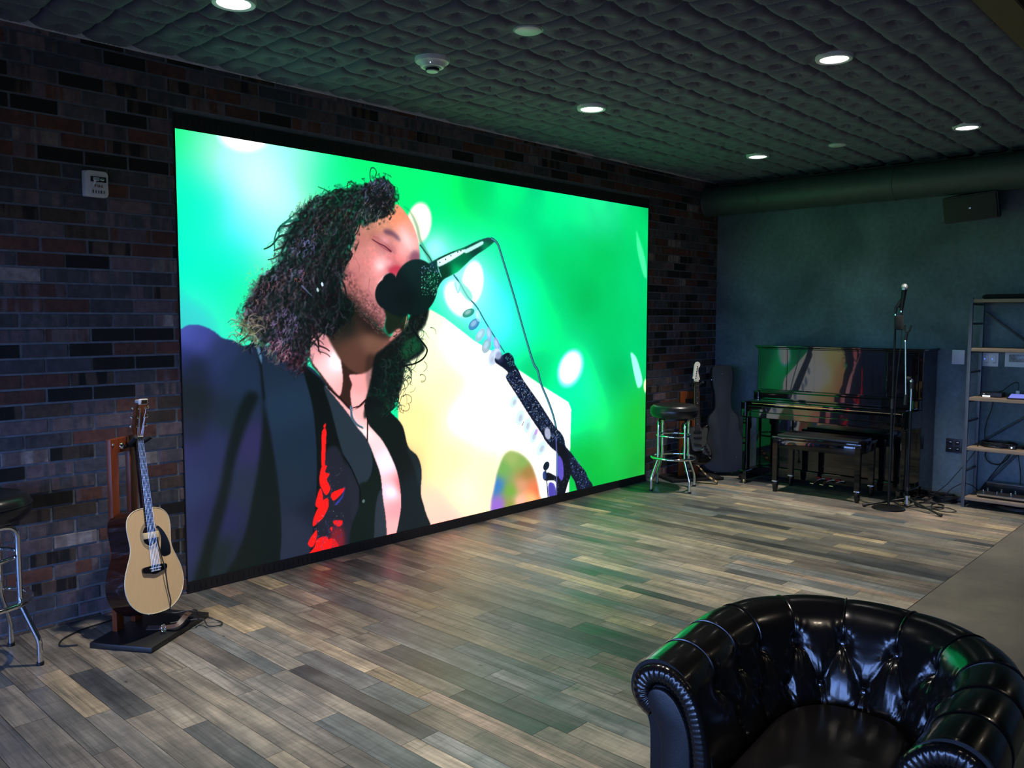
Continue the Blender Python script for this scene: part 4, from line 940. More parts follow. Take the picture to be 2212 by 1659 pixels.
def acoustic_guitar():
    MT = pose((1.731, -.529, .127), -63.3, 12, -7.3)
    g = thing('acoustic_guitar', 'natural spruce-top acoustic guitar hanging in a wooden stand by the brick wall', 'guitar', M4=MT)
    half = [(0, 0), (.07, .006), (.13, .03), (.178, .075), (.198, .135), (.190, .195), (.165, .25), (.143, .295), (.1375, .33), (.143, .375), (.147, .42), (.137, .462), (.105, .49), (.06, .503), (0, .505)]
    out = sym(half)
    MB().prism(out, -.108, -.003).build('body_sides', M['mahogany'], g, angle=50)
    MB().prism(out, -.1145, -.1075).build('body_back', M['mahogany'], g, angle=50)
    ins = [(x * .996, .2525 + (y - .2525) * .996) for x, y in out]
    # soundboard with a real hole
    hc, hr = (0., .372), .051
    bm = bmesh.new(); vo = [bm.verts.new((x, y, .0)) for x, y in ins]; N = 64
    hole = [bm.verts.new((hc[0] + hr * math.cos(2 * PI * i / N), hc[1] + hr * math.sin(2 * PI * i / N), 0)) for i in range(N)]
    es = [bm.edges.new((vo[i - 1], vo[i])) for i in range(len(vo))] + [bm.edges.new((hole[i - 1], hole[i])) for i in range(N)]
    bmesh.ops.triangle_fill(bm, edges=es, use_beauty=True)
    ex = bmesh.ops.extrude_face_region(bm, geom=bm.faces[:]); bmesh.ops.translate(bm, vec=(0, 0, -.003), verts=[v for v in ex['geom'] if isinstance(v, bmesh.types.BMVert)])
    bmesh.ops.recalc_face_normals(bm, faces=bm.faces[:]); me = bpy.data.meshes.new('soundboard'); bm.to_mesh(me); bm.free(); link(me, 'soundboard', M['spruce'], g)
    MB().prism([(x * .95, .25 + (y - .25) * .95) for x, y in out], -.02, -.0195).build('inner_cavity', M['slot'], g, smooth=False)
    b = MB(); b.tube([(x, y, -.0005) for x, y in out], .0024, 6, True); b.build('binding', M['binding'], g)
    r = MB()
    for R, w in ((.0565, .0022), (.062, .0035), (.0665, .0014)):
        r.lathe([(R - w, .0001), (R - w, .0009), (R + w, .0009), (R + w, .0001)], Matrix.Translation((hc[0], hc[1], 0)), 64, True)
    r.build('rosette', M['rosette'], g)
    pg = smooth2([(.045, .405), (.062, .412), (.10, .375), (.125, .325), (.128, .275), (.108, .262), (.072, .262), (.058, .285), (.068, .33), (.070, .365), (.058, .395)], 5)
    MB().prism(pg, .0002, .0014).build('pickguard', M['black_gloss'], g)
    br = MB(); br.prism(smooth2([(-.078, .20), (-.078, .222), (-.035, .226), (0, .227), (.035, .226), (.078, .222), (.078, .20), (.04, .192), (0, .184), (-.04, .192)], 4), .0, .009)
    brd = br.build('bridge', M['black_gloss'], g)
    MB().box((0, .2135, .0105), (.074, .003, .006)).build('saddle', M['ivory'], brd)
    for i in range(6): MB().sphere((-.0265 + i * .0106, .2, .011), .0033, n=10, m=6).build('bridge_pin', M['white_plastic'], brd)
    nut_y = .2135 + .645
    nk = MB(); nk.add([(-.026, .46, .0), (.026, .46, .0), (.0215, nut_y, .0), (-.0215, nut_y, .0), (-.020, .46, -.022), (.020, .46, -.022), (.016, nut_y, -.018), (-.016, nut_y, -.018), (0, .46, -.03), (0, nut_y, -.0225)],
                      [(0, 1, 2, 3), (0, 3, 7, 4), (1, 5, 6, 2), (4, 7, 9, 8), (8, 9, 6, 5), (0, 4, 8, 5, 1), (3, 2, 6, 9, 7)])
    nk.box((0, .485, -.05), (.05, .045, .075), bev=.01); nk.build('neck', M['mahogany'], g)
    fb = MB(); fb.add([(-.0275, .418, .0), (.0275, .418, .0), (.0218, nut_y, .0), (-.0218, nut_y, .0), (-.0275, .418, .006), (.0275, .418, .006), (.0218, nut_y, .0055), (-.0218, nut_y, .0055)],
                      [(0, 3, 2, 1), (4, 5, 6, 7), (0, 1, 5, 4), (1, 2, 6, 5), (2, 3, 7, 6), (3, 0, 4, 7)])
    fbo = fb.build('fingerboard', M['rosewood'], g)
    for k in range(1, 21):
        y = nut_y - .645 * (1 - 2 ** (-k / 12)); w = .0218 + (.0275 - .0218) * (nut_y - y) / (nut_y - .418)
        MB().cyl((-w, y, .0062), (w, y, .0062), .0011, n=6).build('fret', M['steel'], fbo)
    for k in (3, 5, 7, 9, 12, 15):
        y = nut_y - .645 * (1 - 2 ** (-(k - .5) / 12))
        for x in ((0,) if k != 12 else (-.01, .01)): MB().cyl((x, y, .0058), (x, y, .0064), .003, n=12).build('inlay_dot', M['ivory'], fbo)
    MB().box((0, nut_y + .0015, .0045), (.044, .004, .009)).build('nut', M['ivory'], g)
    # headstock tilted back
    HT = Matrix.Translation((0, nut_y + .002, 0)) @ Matrix.Rotation(math.radians(4), 4, 'Z') @ Matrix.Rotation(math.radians(19), 4, 'X')
    hs = MB(HT); hs.prism(smooth2([(-.021, 0), (.021, 0), (.028, .02), (.037, .05), (.0375, .17), (.034, .183), (0, .186), (-.034, .183), (-.0375, .17), (-.037, .05), (-.028, .02)], 5), -.015, 0)
    h = hs.build('headstock', M['head_wood'], g)
    for side in (-1, 1):
        for k in range(3):
            y = .052 + k * .045; t = MB(HT)
            t.cyl((side * .021, y, 0), (side * .021, y, .012), .0032, n=12).cyl((side * .021, y, 0), (side * .021, y, .002), .0062, n=14)
            t.cyl((side * .03, y, -.008), (side * .049, y, -.008), .0024, n=8); t.sphere((side * .053, y, -.008), .0085, (.75, 1.15, .6), 12, 8)
            t.build('tuning_peg', M['chrome'], g)
    for i in range(6):
        xs = -.0265 + i * .0106; xn = -.018 + i * .0072; side = -1 if i < 3 else 1; k = (i if i < 3 else 5 - i); post = HT @ Vector((side * .021, .052 + k * .045, .008))
        MB().tube([(xs, .2, .012), (xs, .2135, .0138), (xn, nut_y + .002, .0092), tuple(post)], .0006 if i > 2 else .0009, 5).build('string', M['steel'], g, smooth=False)
    # soundhole pickup with its lead
    pk = MB(); pk.box((0, .372, .005), (.098, .030, .014), bev=.003); pko = pk.build('soundhole_pickup', mat('pickup_maple', srgb(214, 194, 150), .4), g)
    mk = MB()      # tiny unreadable maker's marks
    for i in range(6): mk.box((-.021 + i * .0088, .3715, .0122), (.0028, .0028, .0004))
    for i in range(3): mk.box((-.017 + i * .0078, .3655, .0122), (.002, .002, .0004))
    mk.box((.016, .3655, .0122), (.014, .0018, .0004)); mk.build('printed_marks', M['black_plastic'], pko, smooth=False)
    MB().sphere((0, -.004, -.06), .007, (1, .8, 1)).build('strap_button', M['chrome'], g)
    return g, MT, HT
ag, AG, AH = acoustic_guitar()

def w_of(MT, p): return MT @ Vector(p)
t = thing('tuner', 'small silver clip-on tuner with a dark screen at the top of the natural guitar headstock', 'tuner', M4=AG @ AH @ Matrix.Translation((-.022, .178, .012)))
MB().box((0, 0, .010), (.052, .028, .012), bev=.003).build('casing', M['white_plastic'], t)
MB().box((.002, 0, .0165), (.040, .019, .0012)).build('screen', M['black_gloss'], t)
MB().box((-.01, -.002, -.01), (.016, .016, .028), bev=.003).build('clip', M['grey_plastic'], t)

# ---- floor stand of the acoustic: black plate, slotted wooden upright, padded yoke
def wood_stand(label, loc, rotz, h, base, gap=.085, group=None, mid=.56):
    """x = along the width, -y = front"""
    t = thing('guitar_stand', label, 'guitar stand', loc, rotz)
    bw, bd, oy = base
    MB().box((0, oy, .0145), (bw, bd, .025), bev=.004).build('base_plate', M['black_plastic'], t)
    for s in (-1, 1): MB().box((s * (gap / 2 + .0275), 0, .027 + (h - .027) / 2), (.055, .026, h - .027), bev=.003).build('upright', M['stand_wood'], t)
    MB().box((0, 0, h - .035), (gap, .026, .07), bev=.001).build('top_rail', M['stand_wood'], t)
    MB().box((0, 0, mid - .05), (gap, .026, .10), bev=.001).build('middle_rail', M['stand_wood'], t)
    return t
st = wood_stand('wooden guitar stand with black base plate holding the natural acoustic guitar', (1.668, -.312, 0), math.radians(32), .965, (.485, .325, -.135))
def yoke(stand, loc, rotz, G, y0, w):
    inv = (Matrix.Translation(loc) @ Matrix.Rotation(rotz, 4, 'Z')).inverted() @ G
    back = inv @ Vector((0, y0 - .012, -.052)); a_ = Vector((0, -.013, back.z))
    yk = MB().cyl(a_, back, .009).build('yoke_arm', M['black_metal'], stand)
    MB(inv).tube([(-w - .008, y0 + .018, .030), (-w, y0 + .004, .002), (-w * .75, y0 - .008, -.030), (0, y0 - .012, -.046), (w * .75, y0 - .008, -.030), (w, y0 + .004, .002), (w + .008, y0 + .018, .030)], .0105, 10, smooth=5).build('yoke_padding', M['cloth_dark'], yk)
yoke(st, (1.668, -.312, 0), math.radians(32), AG, .836, .043)
MB().sphere((-.016, -.014, .925), .016, (1, .6, 1)).build('yoke_bolt', M['chrome'], st)
MB().sphere((-.082, -.014, .94), .006).build('screw_head', M['chrome'], st)
MB().box((.035, -.02, .52), (.03, .012, .006), bev=.002).build('lower_screw', M['chrome'], st)

# lead from the pickup down to the floor, strap lying on the plate
pts = [w_of(AG, q) for q in [(.03, .345, .012), (.045, .30, .008), (.052, .25, .010), (.05, .2, .022), (.066, .1, .012), (.075, .04, .012), (.085, -.02, 0)]]
pts += [Vector(p) for p in [(1.90, -.545, .10), (1.935, -.52, .055), (1.985, -.505, .030), (2.02, -.53, .012), (2.03, -.575, .008), (2.0, -.605, .008), (1.955, -.575, .010), (1.95, -.535, .035), (1.90, -.50, .036), (1.80, -.47, .036), (1.74, -.5, .036)]]
tag(MB().tube(pts, .0032, 8, smooth=6).build('instrument_cable', M['cable']), 'thin black lead running from the natural guitar soundhole down to its stand base', 'cable')
mb = MB()
for k, (off, w) in enumerate(((0, .022),)):
    P = catmull([Vector(p) for p in [(1.70, -.46, .040), (1.765, -.53, .043), (1.80, -.57, .055), (1.85, -.545, .075), (1.90, -.49, .07), (1.93, -.445, .045), (1.885, -.41, .034)]], 8)
    vs = []; fs = []
    for i, p in enumerate(P):
        d = (P[min(i + 1, len(P) - 1)] - P[max(i - 1, 0)]).normalized(); s_ = d.cross(Vector((0, 0, 1))).normalized() * w * .5
        vs += [tuple(p - s_ + Vector((0, 0, .008))), tuple(p + s_ - Vector((0, 0, .004))), tuple(p + s_ - Vector((0, 0, .0065))), tuple(p - s_ + Vector((0, 0, .0055)))]
    for i in range(len(P) - 1):
        for k in range(4): fs.append((4 * i + k, 4 * i + (k + 1) % 4, 4 * i + 4 + (k + 1) % 4, 4 * i + 4 + k))
    fs += [(0, 1, 2, 3), tuple(4 * (len(P) - 1) + k for k in (3, 2, 1, 0))]
    mb.add(vs, fs)
sp = mb.build('guitar_strap', M['leather_brown']); tag(sp, 'dark leather strap curled on the black stand base under the natural guitar', 'strap')
bk = MB(); bk.torus((0, 0, 0), .014, .0025, Matrix.Translation((1.745, -.545, .052)) @ Matrix.Rotation(1.2, 4, 'X') @ Matrix.Rotation(.5, 4, 'Y')); bk.torus((0, 0, 0), .010, .002, Matrix.Translation((1.735, -.565, .046)) @ Matrix.Rotation(.6, 4, 'X'))
bk.build('buckle', M['chrome'], sp)
cb = MB(); cb.tube([(1.42, -.35, .006), (1.36, -.30, .006), (1.40, -.22, .006), (1.50, -.16, .006), (1.60, -.14, .006), (1.72, -.12, .006)], .0035, 8, smooth=6)
tag(cb.build('instrument_cable', M['cable']), 'black cable on the floor behind the base of the acoustic guitar stand', 'cable')
cb = MB(); cb.tube([(1.99, -.60, .005), (2.2, -.55, .005), (2.4, -.5, .005), (2.62, -.40, .005), (2.9, -.30, .005), (3.1, -.12, .005), (3.16, -.03, .005)], .003, 8, smooth=6)

# ---- electric guitar
def electric_guitar():
    MT = pose((6.955, -.385, .165), -118, 8, -3.0)
    g = thing('electric_guitar', 'black electric guitar with grey pickguard and white headstock in the far corner', 'guitar', M4=MT)
    body = smooth2([(0, .0), (-.07, .004), (-.125, .03), (-.155, .08), (-.158, .13), (-.135, .18), (-.118, .22), (-.128, .27), (-.148, .32), (-.150, .37), (-.125, .405), (-.095, .41), (-.075, .385), (-.06, .365), (-.03, .36), (.0, .36), (.03, .36),
                    (.045, .345), (.06, .34), (.085, .36), (.115, .38), (.133, .365), (.132, .33), (.118, .28), (.108, .235), (.115, .20), (.14, .155), (.162, .11), (.158, .06), (.125, .02), (.07, 0)], 4)
    MB().prism(body, -.045, 0, inset=.010, zi=.010).build('body', M['black_gloss'], g, angle=60)
    pg = smooth2([(-.03, .362), (.03, .362), (.05, .335), (.085, .35), (.110, .345), (.112, .31), (.098, .25), (.102, .21), (.125, .165), (.145, .115), (.135, .085), (.10, .09), (.06, .105), (.045, .13), (-.045, .135), (-.06, .17), (-.07, .21), (-.08, .27), (-.09, .32), (-.075, .35), (-.05, .352)], 4)
    MB().prism(pg, 0, .0022).build('pickguard', M['grey_guard'], g)
    for y, a in ((.31, 0), (.255, 0), (.19, -.13)):
        MB().box((.0, y, .005), (.085, .018, .008), (0, 0, a), bev=.004).build('pickup', M['black_plastic'], g)
    MB().box((0, .145, .006), (.08, .03, .010), bev=.002).build('bridge', M['steel'], g)
    for x, y in ((.075, .175), (.098, .145), (.118, .118)): MB().cyl((x, y, .002), (x, y, .014), .011, .009, 16).build('control_knob', M['black_plastic'], g)
    MB().box((.13, .075, .003), (.018, .042, .006), (0, 0, .7), bev=.003).build('jack_plate', M['chrome'], g)
    MB().cyl((.055, .17, .002), (.045, .20, .02), .0016, n=8).build('selector_switch', M['chrome'], g)
    MB().tube([(.03, .145, .012), (.05, .15, .03), (.075, .20, .035), (.09, .24, .034)], .0025, 8, smooth=4).build('tremolo_arm', M['chrome'], g)
    n0, n1 = .345, .785
    nk = MB(); nk.add([(-.028, n0, -.002), (.028, n0, -.002), (.0215, n1, -.002), (-.0215, n1, -.002), (-.02, n0, -.024), (.02, n0, -.024), (.016, n1, -.02), (-.016, n1, -.02)], [(0, 1, 2, 3), (0, 3, 7, 4), (1, 5, 6, 2), (4, 7, 6, 5), (0, 4, 5, 1), (3, 2, 6, 7)])
    nk.build('neck', M['maple'], g)
    fb = MB(); fb.add([(-.0285, n0 - .02, -.002), (.0285, n0 - .02, -.002), (.0217, n1, -.002), (-.0217, n1, -.002), (-.0285, n0 - .02, .005), (.0285, n0 - .02, .005), (.0217, n1, .004), (-.0217, n1, .004)], [(0, 3, 2, 1), (4, 5, 6, 7), (0, 1, 5, 4), (1, 2, 6, 5), (2, 3, 7, 6), (3, 0, 4, 7)])
    f = fb.build('fingerboard', M['rosewood'], g)
    for k in range(1, 22):
        y = n1 - .645 * (1 - 2 ** (-k / 12)); MB().cyl((-.024, y, .0045), (.024, y, .0045), .0011, n=6).build('fret', M['steel'], f)
    for k in (3, 5, 7, 9, 12, 15, 17): y = n1 - .645 * (1 - 2 ** (-(k - .5) / 12)); MB().cyl((0, y, .0045), (0, y, .0054), .0034, n=12).build('inlay_dot', M['ivory'], f)
    hd = smooth2([(-.0215, n1), (.0215, n1), (.0235, n1 + .02), (.036, n1 + .028), (.030, n1 + .05), (.022, n1 + .08), (.018, n1 + .11), (.022, n1 + .135), (.035, n1 + .15), (.040, n1 + .172), (.026, n1 + .192), (.004, n1 + .194), (-.013, n1 + .178), (-.022, n1 + .15), (-.036, n1 + .05), (-.040, n1 + .035), (-.024, n1 + .024)], 4)
    h = MB().prism(hd, -.018, -.004); ho = h.build('headstock', M['ivory'], g)
    for k in range(6):
        y = n1 + .035 + k * .0225; x = -.012 + k * .004
        MB().cyl((x, y, -.004), (x, y, .004), .0045, n=12).build('tuning_post', M['black_metal'], g)
        MB().cyl((x - .02, y, -.014), (x - .034, y, -.014), .005, n=8).build('tuning_key', M['steel'], g)
    MB().box((0, n1 + .001, .002), (.043, .004, .007)).build('nut', M['black_plastic'], g)
    for i in range(6):
        xs = -.0265 + i * .0106; xn = -.017 + i * .0068
        MB().tube([(xs, .145, .012), (xn, n1 + .001, .006), (-.012 + i * .004, n1 + .035 + i * .0225, .002)], .0007, 4).build('string', M['steel'], g, smooth=False)
    for x, y in ((-.115, .415), (0, -.004)): MB().sphere((x, y, -.02), .007).build('strap_button', M['chrome'], g)
    return g, MT
eg, EG = electric_guitar()
st2 = wood_stand('wooden guitar stand with black base plate holding the black electric guitar', (7.075, -.21, 0), math.radians(-30), .845, (.55, .36, -.02), gap=.10)
yoke(st2, (7.075, -.21, 0), math.radians(-30), EG, .765, .040)

def ribbon(P, w, th, wv=Vector((1, 0, 0))):
    vs, fs = [], []
    for i, p in enumerate(P):
        d = (P[min(i + 1, len(P) - 1)] - P[max(i - 1, 0)]).normalized(); s_ = (wv - d * wv.dot(d)).normalized() * w * .5; n_ = d.cross(s_).normalized() * th * .5
        vs += [tuple(p - s_ - n_), tuple(p + s_ - n_), tuple(p + s_ + n_), tuple(p - s_ + n_)]
    for i in range(len(P) - 1):
        for k in range(4): fs.append((4 * i + k, 4 * i + (k + 1) % 4, 4 * i + 4 + (k + 1) % 4, 4 * i + 4 + k))
    fs += [(0, 1, 2, 3), tuple(4 * (len(P) - 1) + k for k in (3, 2, 1, 0))]
    return vs, fs
P = catmull([Vector(p) for p in [(6.92, -.405, .17), (6.92, -.43, .145), (6.93, -.465, .105), (6.95, -.505, .065), (6.975, -.55, .035), (6.99, -.58, .012)]], 8)
m1 = MB(); m1.add(*ribbon(P, .055, .003, Vector((.8, .55, .3)))); sp = m1.build('guitar_strap', M['strap'])
tag(sp, 'dark strap with tan geometric pattern hanging from the black electric guitar to the floor', 'strap')
for a, b in ((3, 6), (9, 13), (17, 21), (25, 30), (33, 38)): MB().add(*ribbon([q + Vector((-.002, -.003, .002)) for q in P[a:b]], .038, .001, Vector((.8, .55, .3)))).build('woven_patch', M['strap_tan'], sp)

# ---- guitar case leaning in the corner
def guitar_case():
    MT = pose((7.405, -.425, .035), -142, 9.6, 1.0)
    g = thing('guitar_case', 'dark grey guitar case standing upright in the corner left of the piano', 'guitar case', M4=MT)
    half = [(0, 0), (.10, .004), (.17, .04), (.205, .10), (.21, .17), (.195, .26), (.165, .34), (.145, .42), (.145, .50), (.13, .555), (.095, .60), (.078, .64), (.075, .72), (.08, .80), (.092, .86), (.098, .95), (.096, 1.02), (.082, 1.055), (.04, 1.062), (0, 1.063)]
    half = [(x * 1.08, y) for x, y in half]; out = sym(half, 4)
    MB().prism(out, -.045, 0, inset=.012, zi=.012).build('lid', M['case_skin'], g, angle=60)
    MB().prism(out, -.13, -.049, inset=.012, zi=.012).build('shell', M['case_skin'], g, angle=60)
    MB().tube([(x, y, -.047) for x, y in out], .004, 6, True).build('edge_trim', M['black_metal'], g)
    for x, y, a in ((.099, .93, 0), (-.099, .93, 0), (.147, .45, 0), (-.147, .45, 0), (.20, .1, .2), (-.20, .1, -.2), (.206, .22, 0)):
        MB().box((x, y, -.047), (.014, .03, .03), (0, 0, a), bev=.003).build('latch', M['chrome'], g)
    for x in (-.09, .0, .07): MB().sphere((x, .001, -.03), .008, (1.3, .6, 1)).build('foot_stud', M['chrome'], g)
    for x, y in ((-.005, .975), (.115, .15)): MB().sphere((x, y, .001), .0045).build('rivet', M['chrome'], g)
    MB().tube([(.15, .33, -.05), (.185, .36, -.05), (.19, .42, -.05), (.155, .46, -.05)], .009, 8, smooth=4).build('handle', M['black_plastic'], g)
guitar_case()
# ================================================================= bar stools
def bar_stool(loc, rotz, label):
    t = thing('bar_stool', label, 'stool', loc, rotz, None)
    s = MB(); s.lathe([(.001, .655), (.175, .655), (.198, .665), (.213, .69), (.215, .72), (.208, .748), (.19, .766), (.165, .772), (.10, .766), (.001, .76)], n=48); s.build('seat', M['vinyl'], t, angle=60)
    MB().tube([(.2145 * math.cos(a), .2145 * math.sin(a), .728) for a in [i * 2 * PI / 48 for i in range(48)]], .003, 6, True).build('seat_piping', M['vinyl'], t)
    MB().lathe([(.001, .635), (.12, .635), (.12, .655), (.001, .655)], n=32).build('swivel_plate', M['black_metal'], t)
    q = .118; f = .170; R = .0125
    for sy in (-1, 1):       # two bent-tube frames, each carrying a pair of legs
        pts = []
        for k in range(7):
            a = PI / 2 * k / 6; pts.append((-q + .05 - .05 * math.cos(a), sy * q, .585 + .05 * math.sin(a)))
        half = [(-f, sy * f, .012), (-f, sy * f, .10), (-f + .004, sy * (f - .004), .125), (-q - .004, sy * (q + .004), .27), (-q, sy * q, .30), (-q, sy * q, .44)] + pts
        full = half + [(-x, y, z) for x, y, z in reversed(half)]
        n_ = len(half)
        MB().tube(full[:n_ + 0] + [(0, sy * q, .635)], R, 14).build('leg', M['chrome'], t, angle=60)
        MB().tube([(0, sy * q, .635)] + full[n_:], R, 14).build('leg', M['chrome'], t, angle=60)
    MB().torus((0, 0, .492), .150, .0105).build('brace_ring', M['chrome'], t, angle=70)
    MB().torus((0, 0, .292), .196, .0115).build('foot_ring', M['chrome'], t, angle=70)
    for sx in (-1, 1):
        for sy in (-1, 1):
            MB().cyl((sx * f, sy * f, 0), (sx * f, sy * f, .016), .0155, n=16).build('foot_tip', M['black_plastic'], t)
            MB().sphere((sx * (q + .004), sy * (q + .004), .292), .012, (1, 1, .6)).build('rivet', M['chrome'], t)
    return t
bs = bar_stool((6.527, -.386, 0), math.radians(24), 'chrome bar stool with round black seat between the screen and the electric guitar')
dup(bs, (1.045, -.296, 0), math.radians(3), 'chrome bar stool with black seat cut off by the left edge of the photo')

# ================================================================= upright piano
def piano():
    t = thing('upright_piano', 'glossy black upright piano against the dark plaster wall', 'piano', (7.90, -1.43, 0))
    # local: x towards the room is negative, y along the wall; width 1.5
    W = .75
    def bx(name, x0, x1, y0, y1, z0, z1, m='ebony', bev=.004, p=None, rot=None):
        return MB().box(((x0 + x1) / 2, (y0 + y1) / 2, (z0 + z1) / 2), (abs(x1 - x0), abs(y1 - y0), z1 - z0), rot, bev=bev).build(name, M[m], p or t, smooth=False)
    for s in (-1, 1):
        bx('side_panel', -.36, 0, s * W, s * (W - .035), .03, 1.272)
        bx('key_arm', -.69, -.34, s * W, s * (W - .055), .625, .775, bev=.012)
        bx('arm_top_block', -.44, -.36, s * W, s * (W - .055), .775, .86, bev=.01)
        bx('leg', -.665, -.605, s * (W - .012), s * (W - .062), .125, .625, bev=.006)
        bx('leg_scroll', -.62, -.56, s * (W - .012), s * (W - .055), .50, .625, bev=.02)
        bx('toe_block', -.70, -.30, s * W, s * (W - .075), .035, .125, bev=.008)
        c = MB(); c.lathe([(.001, 0), (.016, 0), (.018, .01), (.016, .034), (.001, .036)], Matrix.Translation((-.665, s * (W - .038), 0)), 16); c.build('caster', M['brass'], t)
    bx('top_lid', -.395, .012, -W - .018, W + .018, 1.272, 1.292, bev=.006)
    bx('lid_moulding', -.378, -.36, -W - .006, W + .006, 1.258, 1.272, bev=.004)
    bx('upper_panel', -.372, -.352, -W + .30, W - .30, .872, 1.258, bev=.002)
    for s in (-1, 1):
        bx('upper_panel', -.372, -.352, s * (W - .035), s * (W - .29), .872, 1.258, bev=.002)
        bx('panel_divider', -.376, -.352, s * (W - .288), s * (W - .302), .872, 1.258, 'ebony', .003)
    bx('music_ledge', -.43, -.36, -W + .055, W - .055, .855, .872, bev=.004)
    bx('fallboard', -.44, -.40, -W + .056, W - .056, .775, .858, bev=.012)
    bx('fallboard_cover', -.61, -.42, -W + .056, W - .056, .765, .782, bev=.006)
    bx('fallboard_front', -.625, -.600, -W + .056, W - .056, .735, .780, bev=.008)
    bx('key_slip', -.665, -.645, -W + .056, W - .056, .68, .735, bev=.004)
    bx('keybed', -.67, -.36, -W + .02, W - .02, .625, .680, bev=.006)
    bx('fallboard_hinge', -.6275, -.6255, -W + .08, W - .08, .752, .757, 'brass', .0008)
    bx('lower_panel', -.345, -.32, -W + .035, W - .035, .13, .625, bev=.003)
    bx('bottom_rail', -.36, -.30, -W + .035, W - .035, .035, .125, bev=.004)
    bx('back_frame', -.30, -.005, -W + .036, W - .036, .035, 1.265, 'black_plastic', 0)
    for dy in (-.09, 0, .09):
        p = MB(); y = .03 + dy
        p.tube([(-.33, y, .065), (-.42, y, .062), (-.49, y, .045)], .009, 8, smooth=4); p.box((-.495, y, .045), (.055, .036, .009), (0, .25, 0), bev=.004)
        po = p.build('pedal', M['brass'], t); bx('pedal_felt', -.372, -.360, y - .022, y + .022, .075, .09, 'red_felt', .001)
    for s in (-1, 1): MB().sphere((-.6465, s * .62, .705), .008, (.5, 1, 1)).build('lock_stud', M['brass'], t)
    return t
piano()

def piano_bench():
    t = thing('piano_bench', 'black lacquered piano bench with padded top in front of the piano', 'bench', (7.245, -1.468, 0), math.radians(2))
    L_, D = .39, .195
    MB().box((0, 0, .487), (2 * D + .02, 2 * L_ - .0, .03), bev=.006).build('lid', M['ebony'], t)
    MB().box((0, 0, .508), (2 * D - .05, 2 * L_ - .07, .022), bev=.010).build('seat_pad', M['vinyl'], t)
    for s in (-1, 1):
        MB().box((s * (D - .02), 0, .435), (.02, 2 * L_ - .10, .078), bev=.003).build('apron', M['ebony'], t)
        MB().box((0, s * (L_ - .04), .435), (2 * D - .06, .02, .078), bev=.003).build('apron', M['ebony'], t)
        for q in (-1, 1):
            x, y = s * (D - .022), q * (L_ - .03)
            l = MB(); l.add([(x + a * w, y + b * w, z) for w, z in ((.024, .472), (.021, .10)) for a, b in ((-1, -1), (1, -1), (1, 1), (-1, 1))], [(0, 1, 2, 3), (4, 7, 6, 5), (0, 4, 5, 1), (1, 5, 6, 2), (2, 6, 7, 3), (3, 7, 4, 0)])
            lg = l.build('leg', M['ebony'], t, bevel=.003)
            MB().box((x, y, .094), (.046, .046, .012), bev=.003).build('ferrule', M['steel'], lg)
            MB().lathe([(.001, 0), (.017, 0), (.023, .03), (.029, .075), (.027, .09), (.001, .09)], Matrix.Translation((x, y, 0)), 20).build('foot', M['ebony'], lg)
piano_bench()

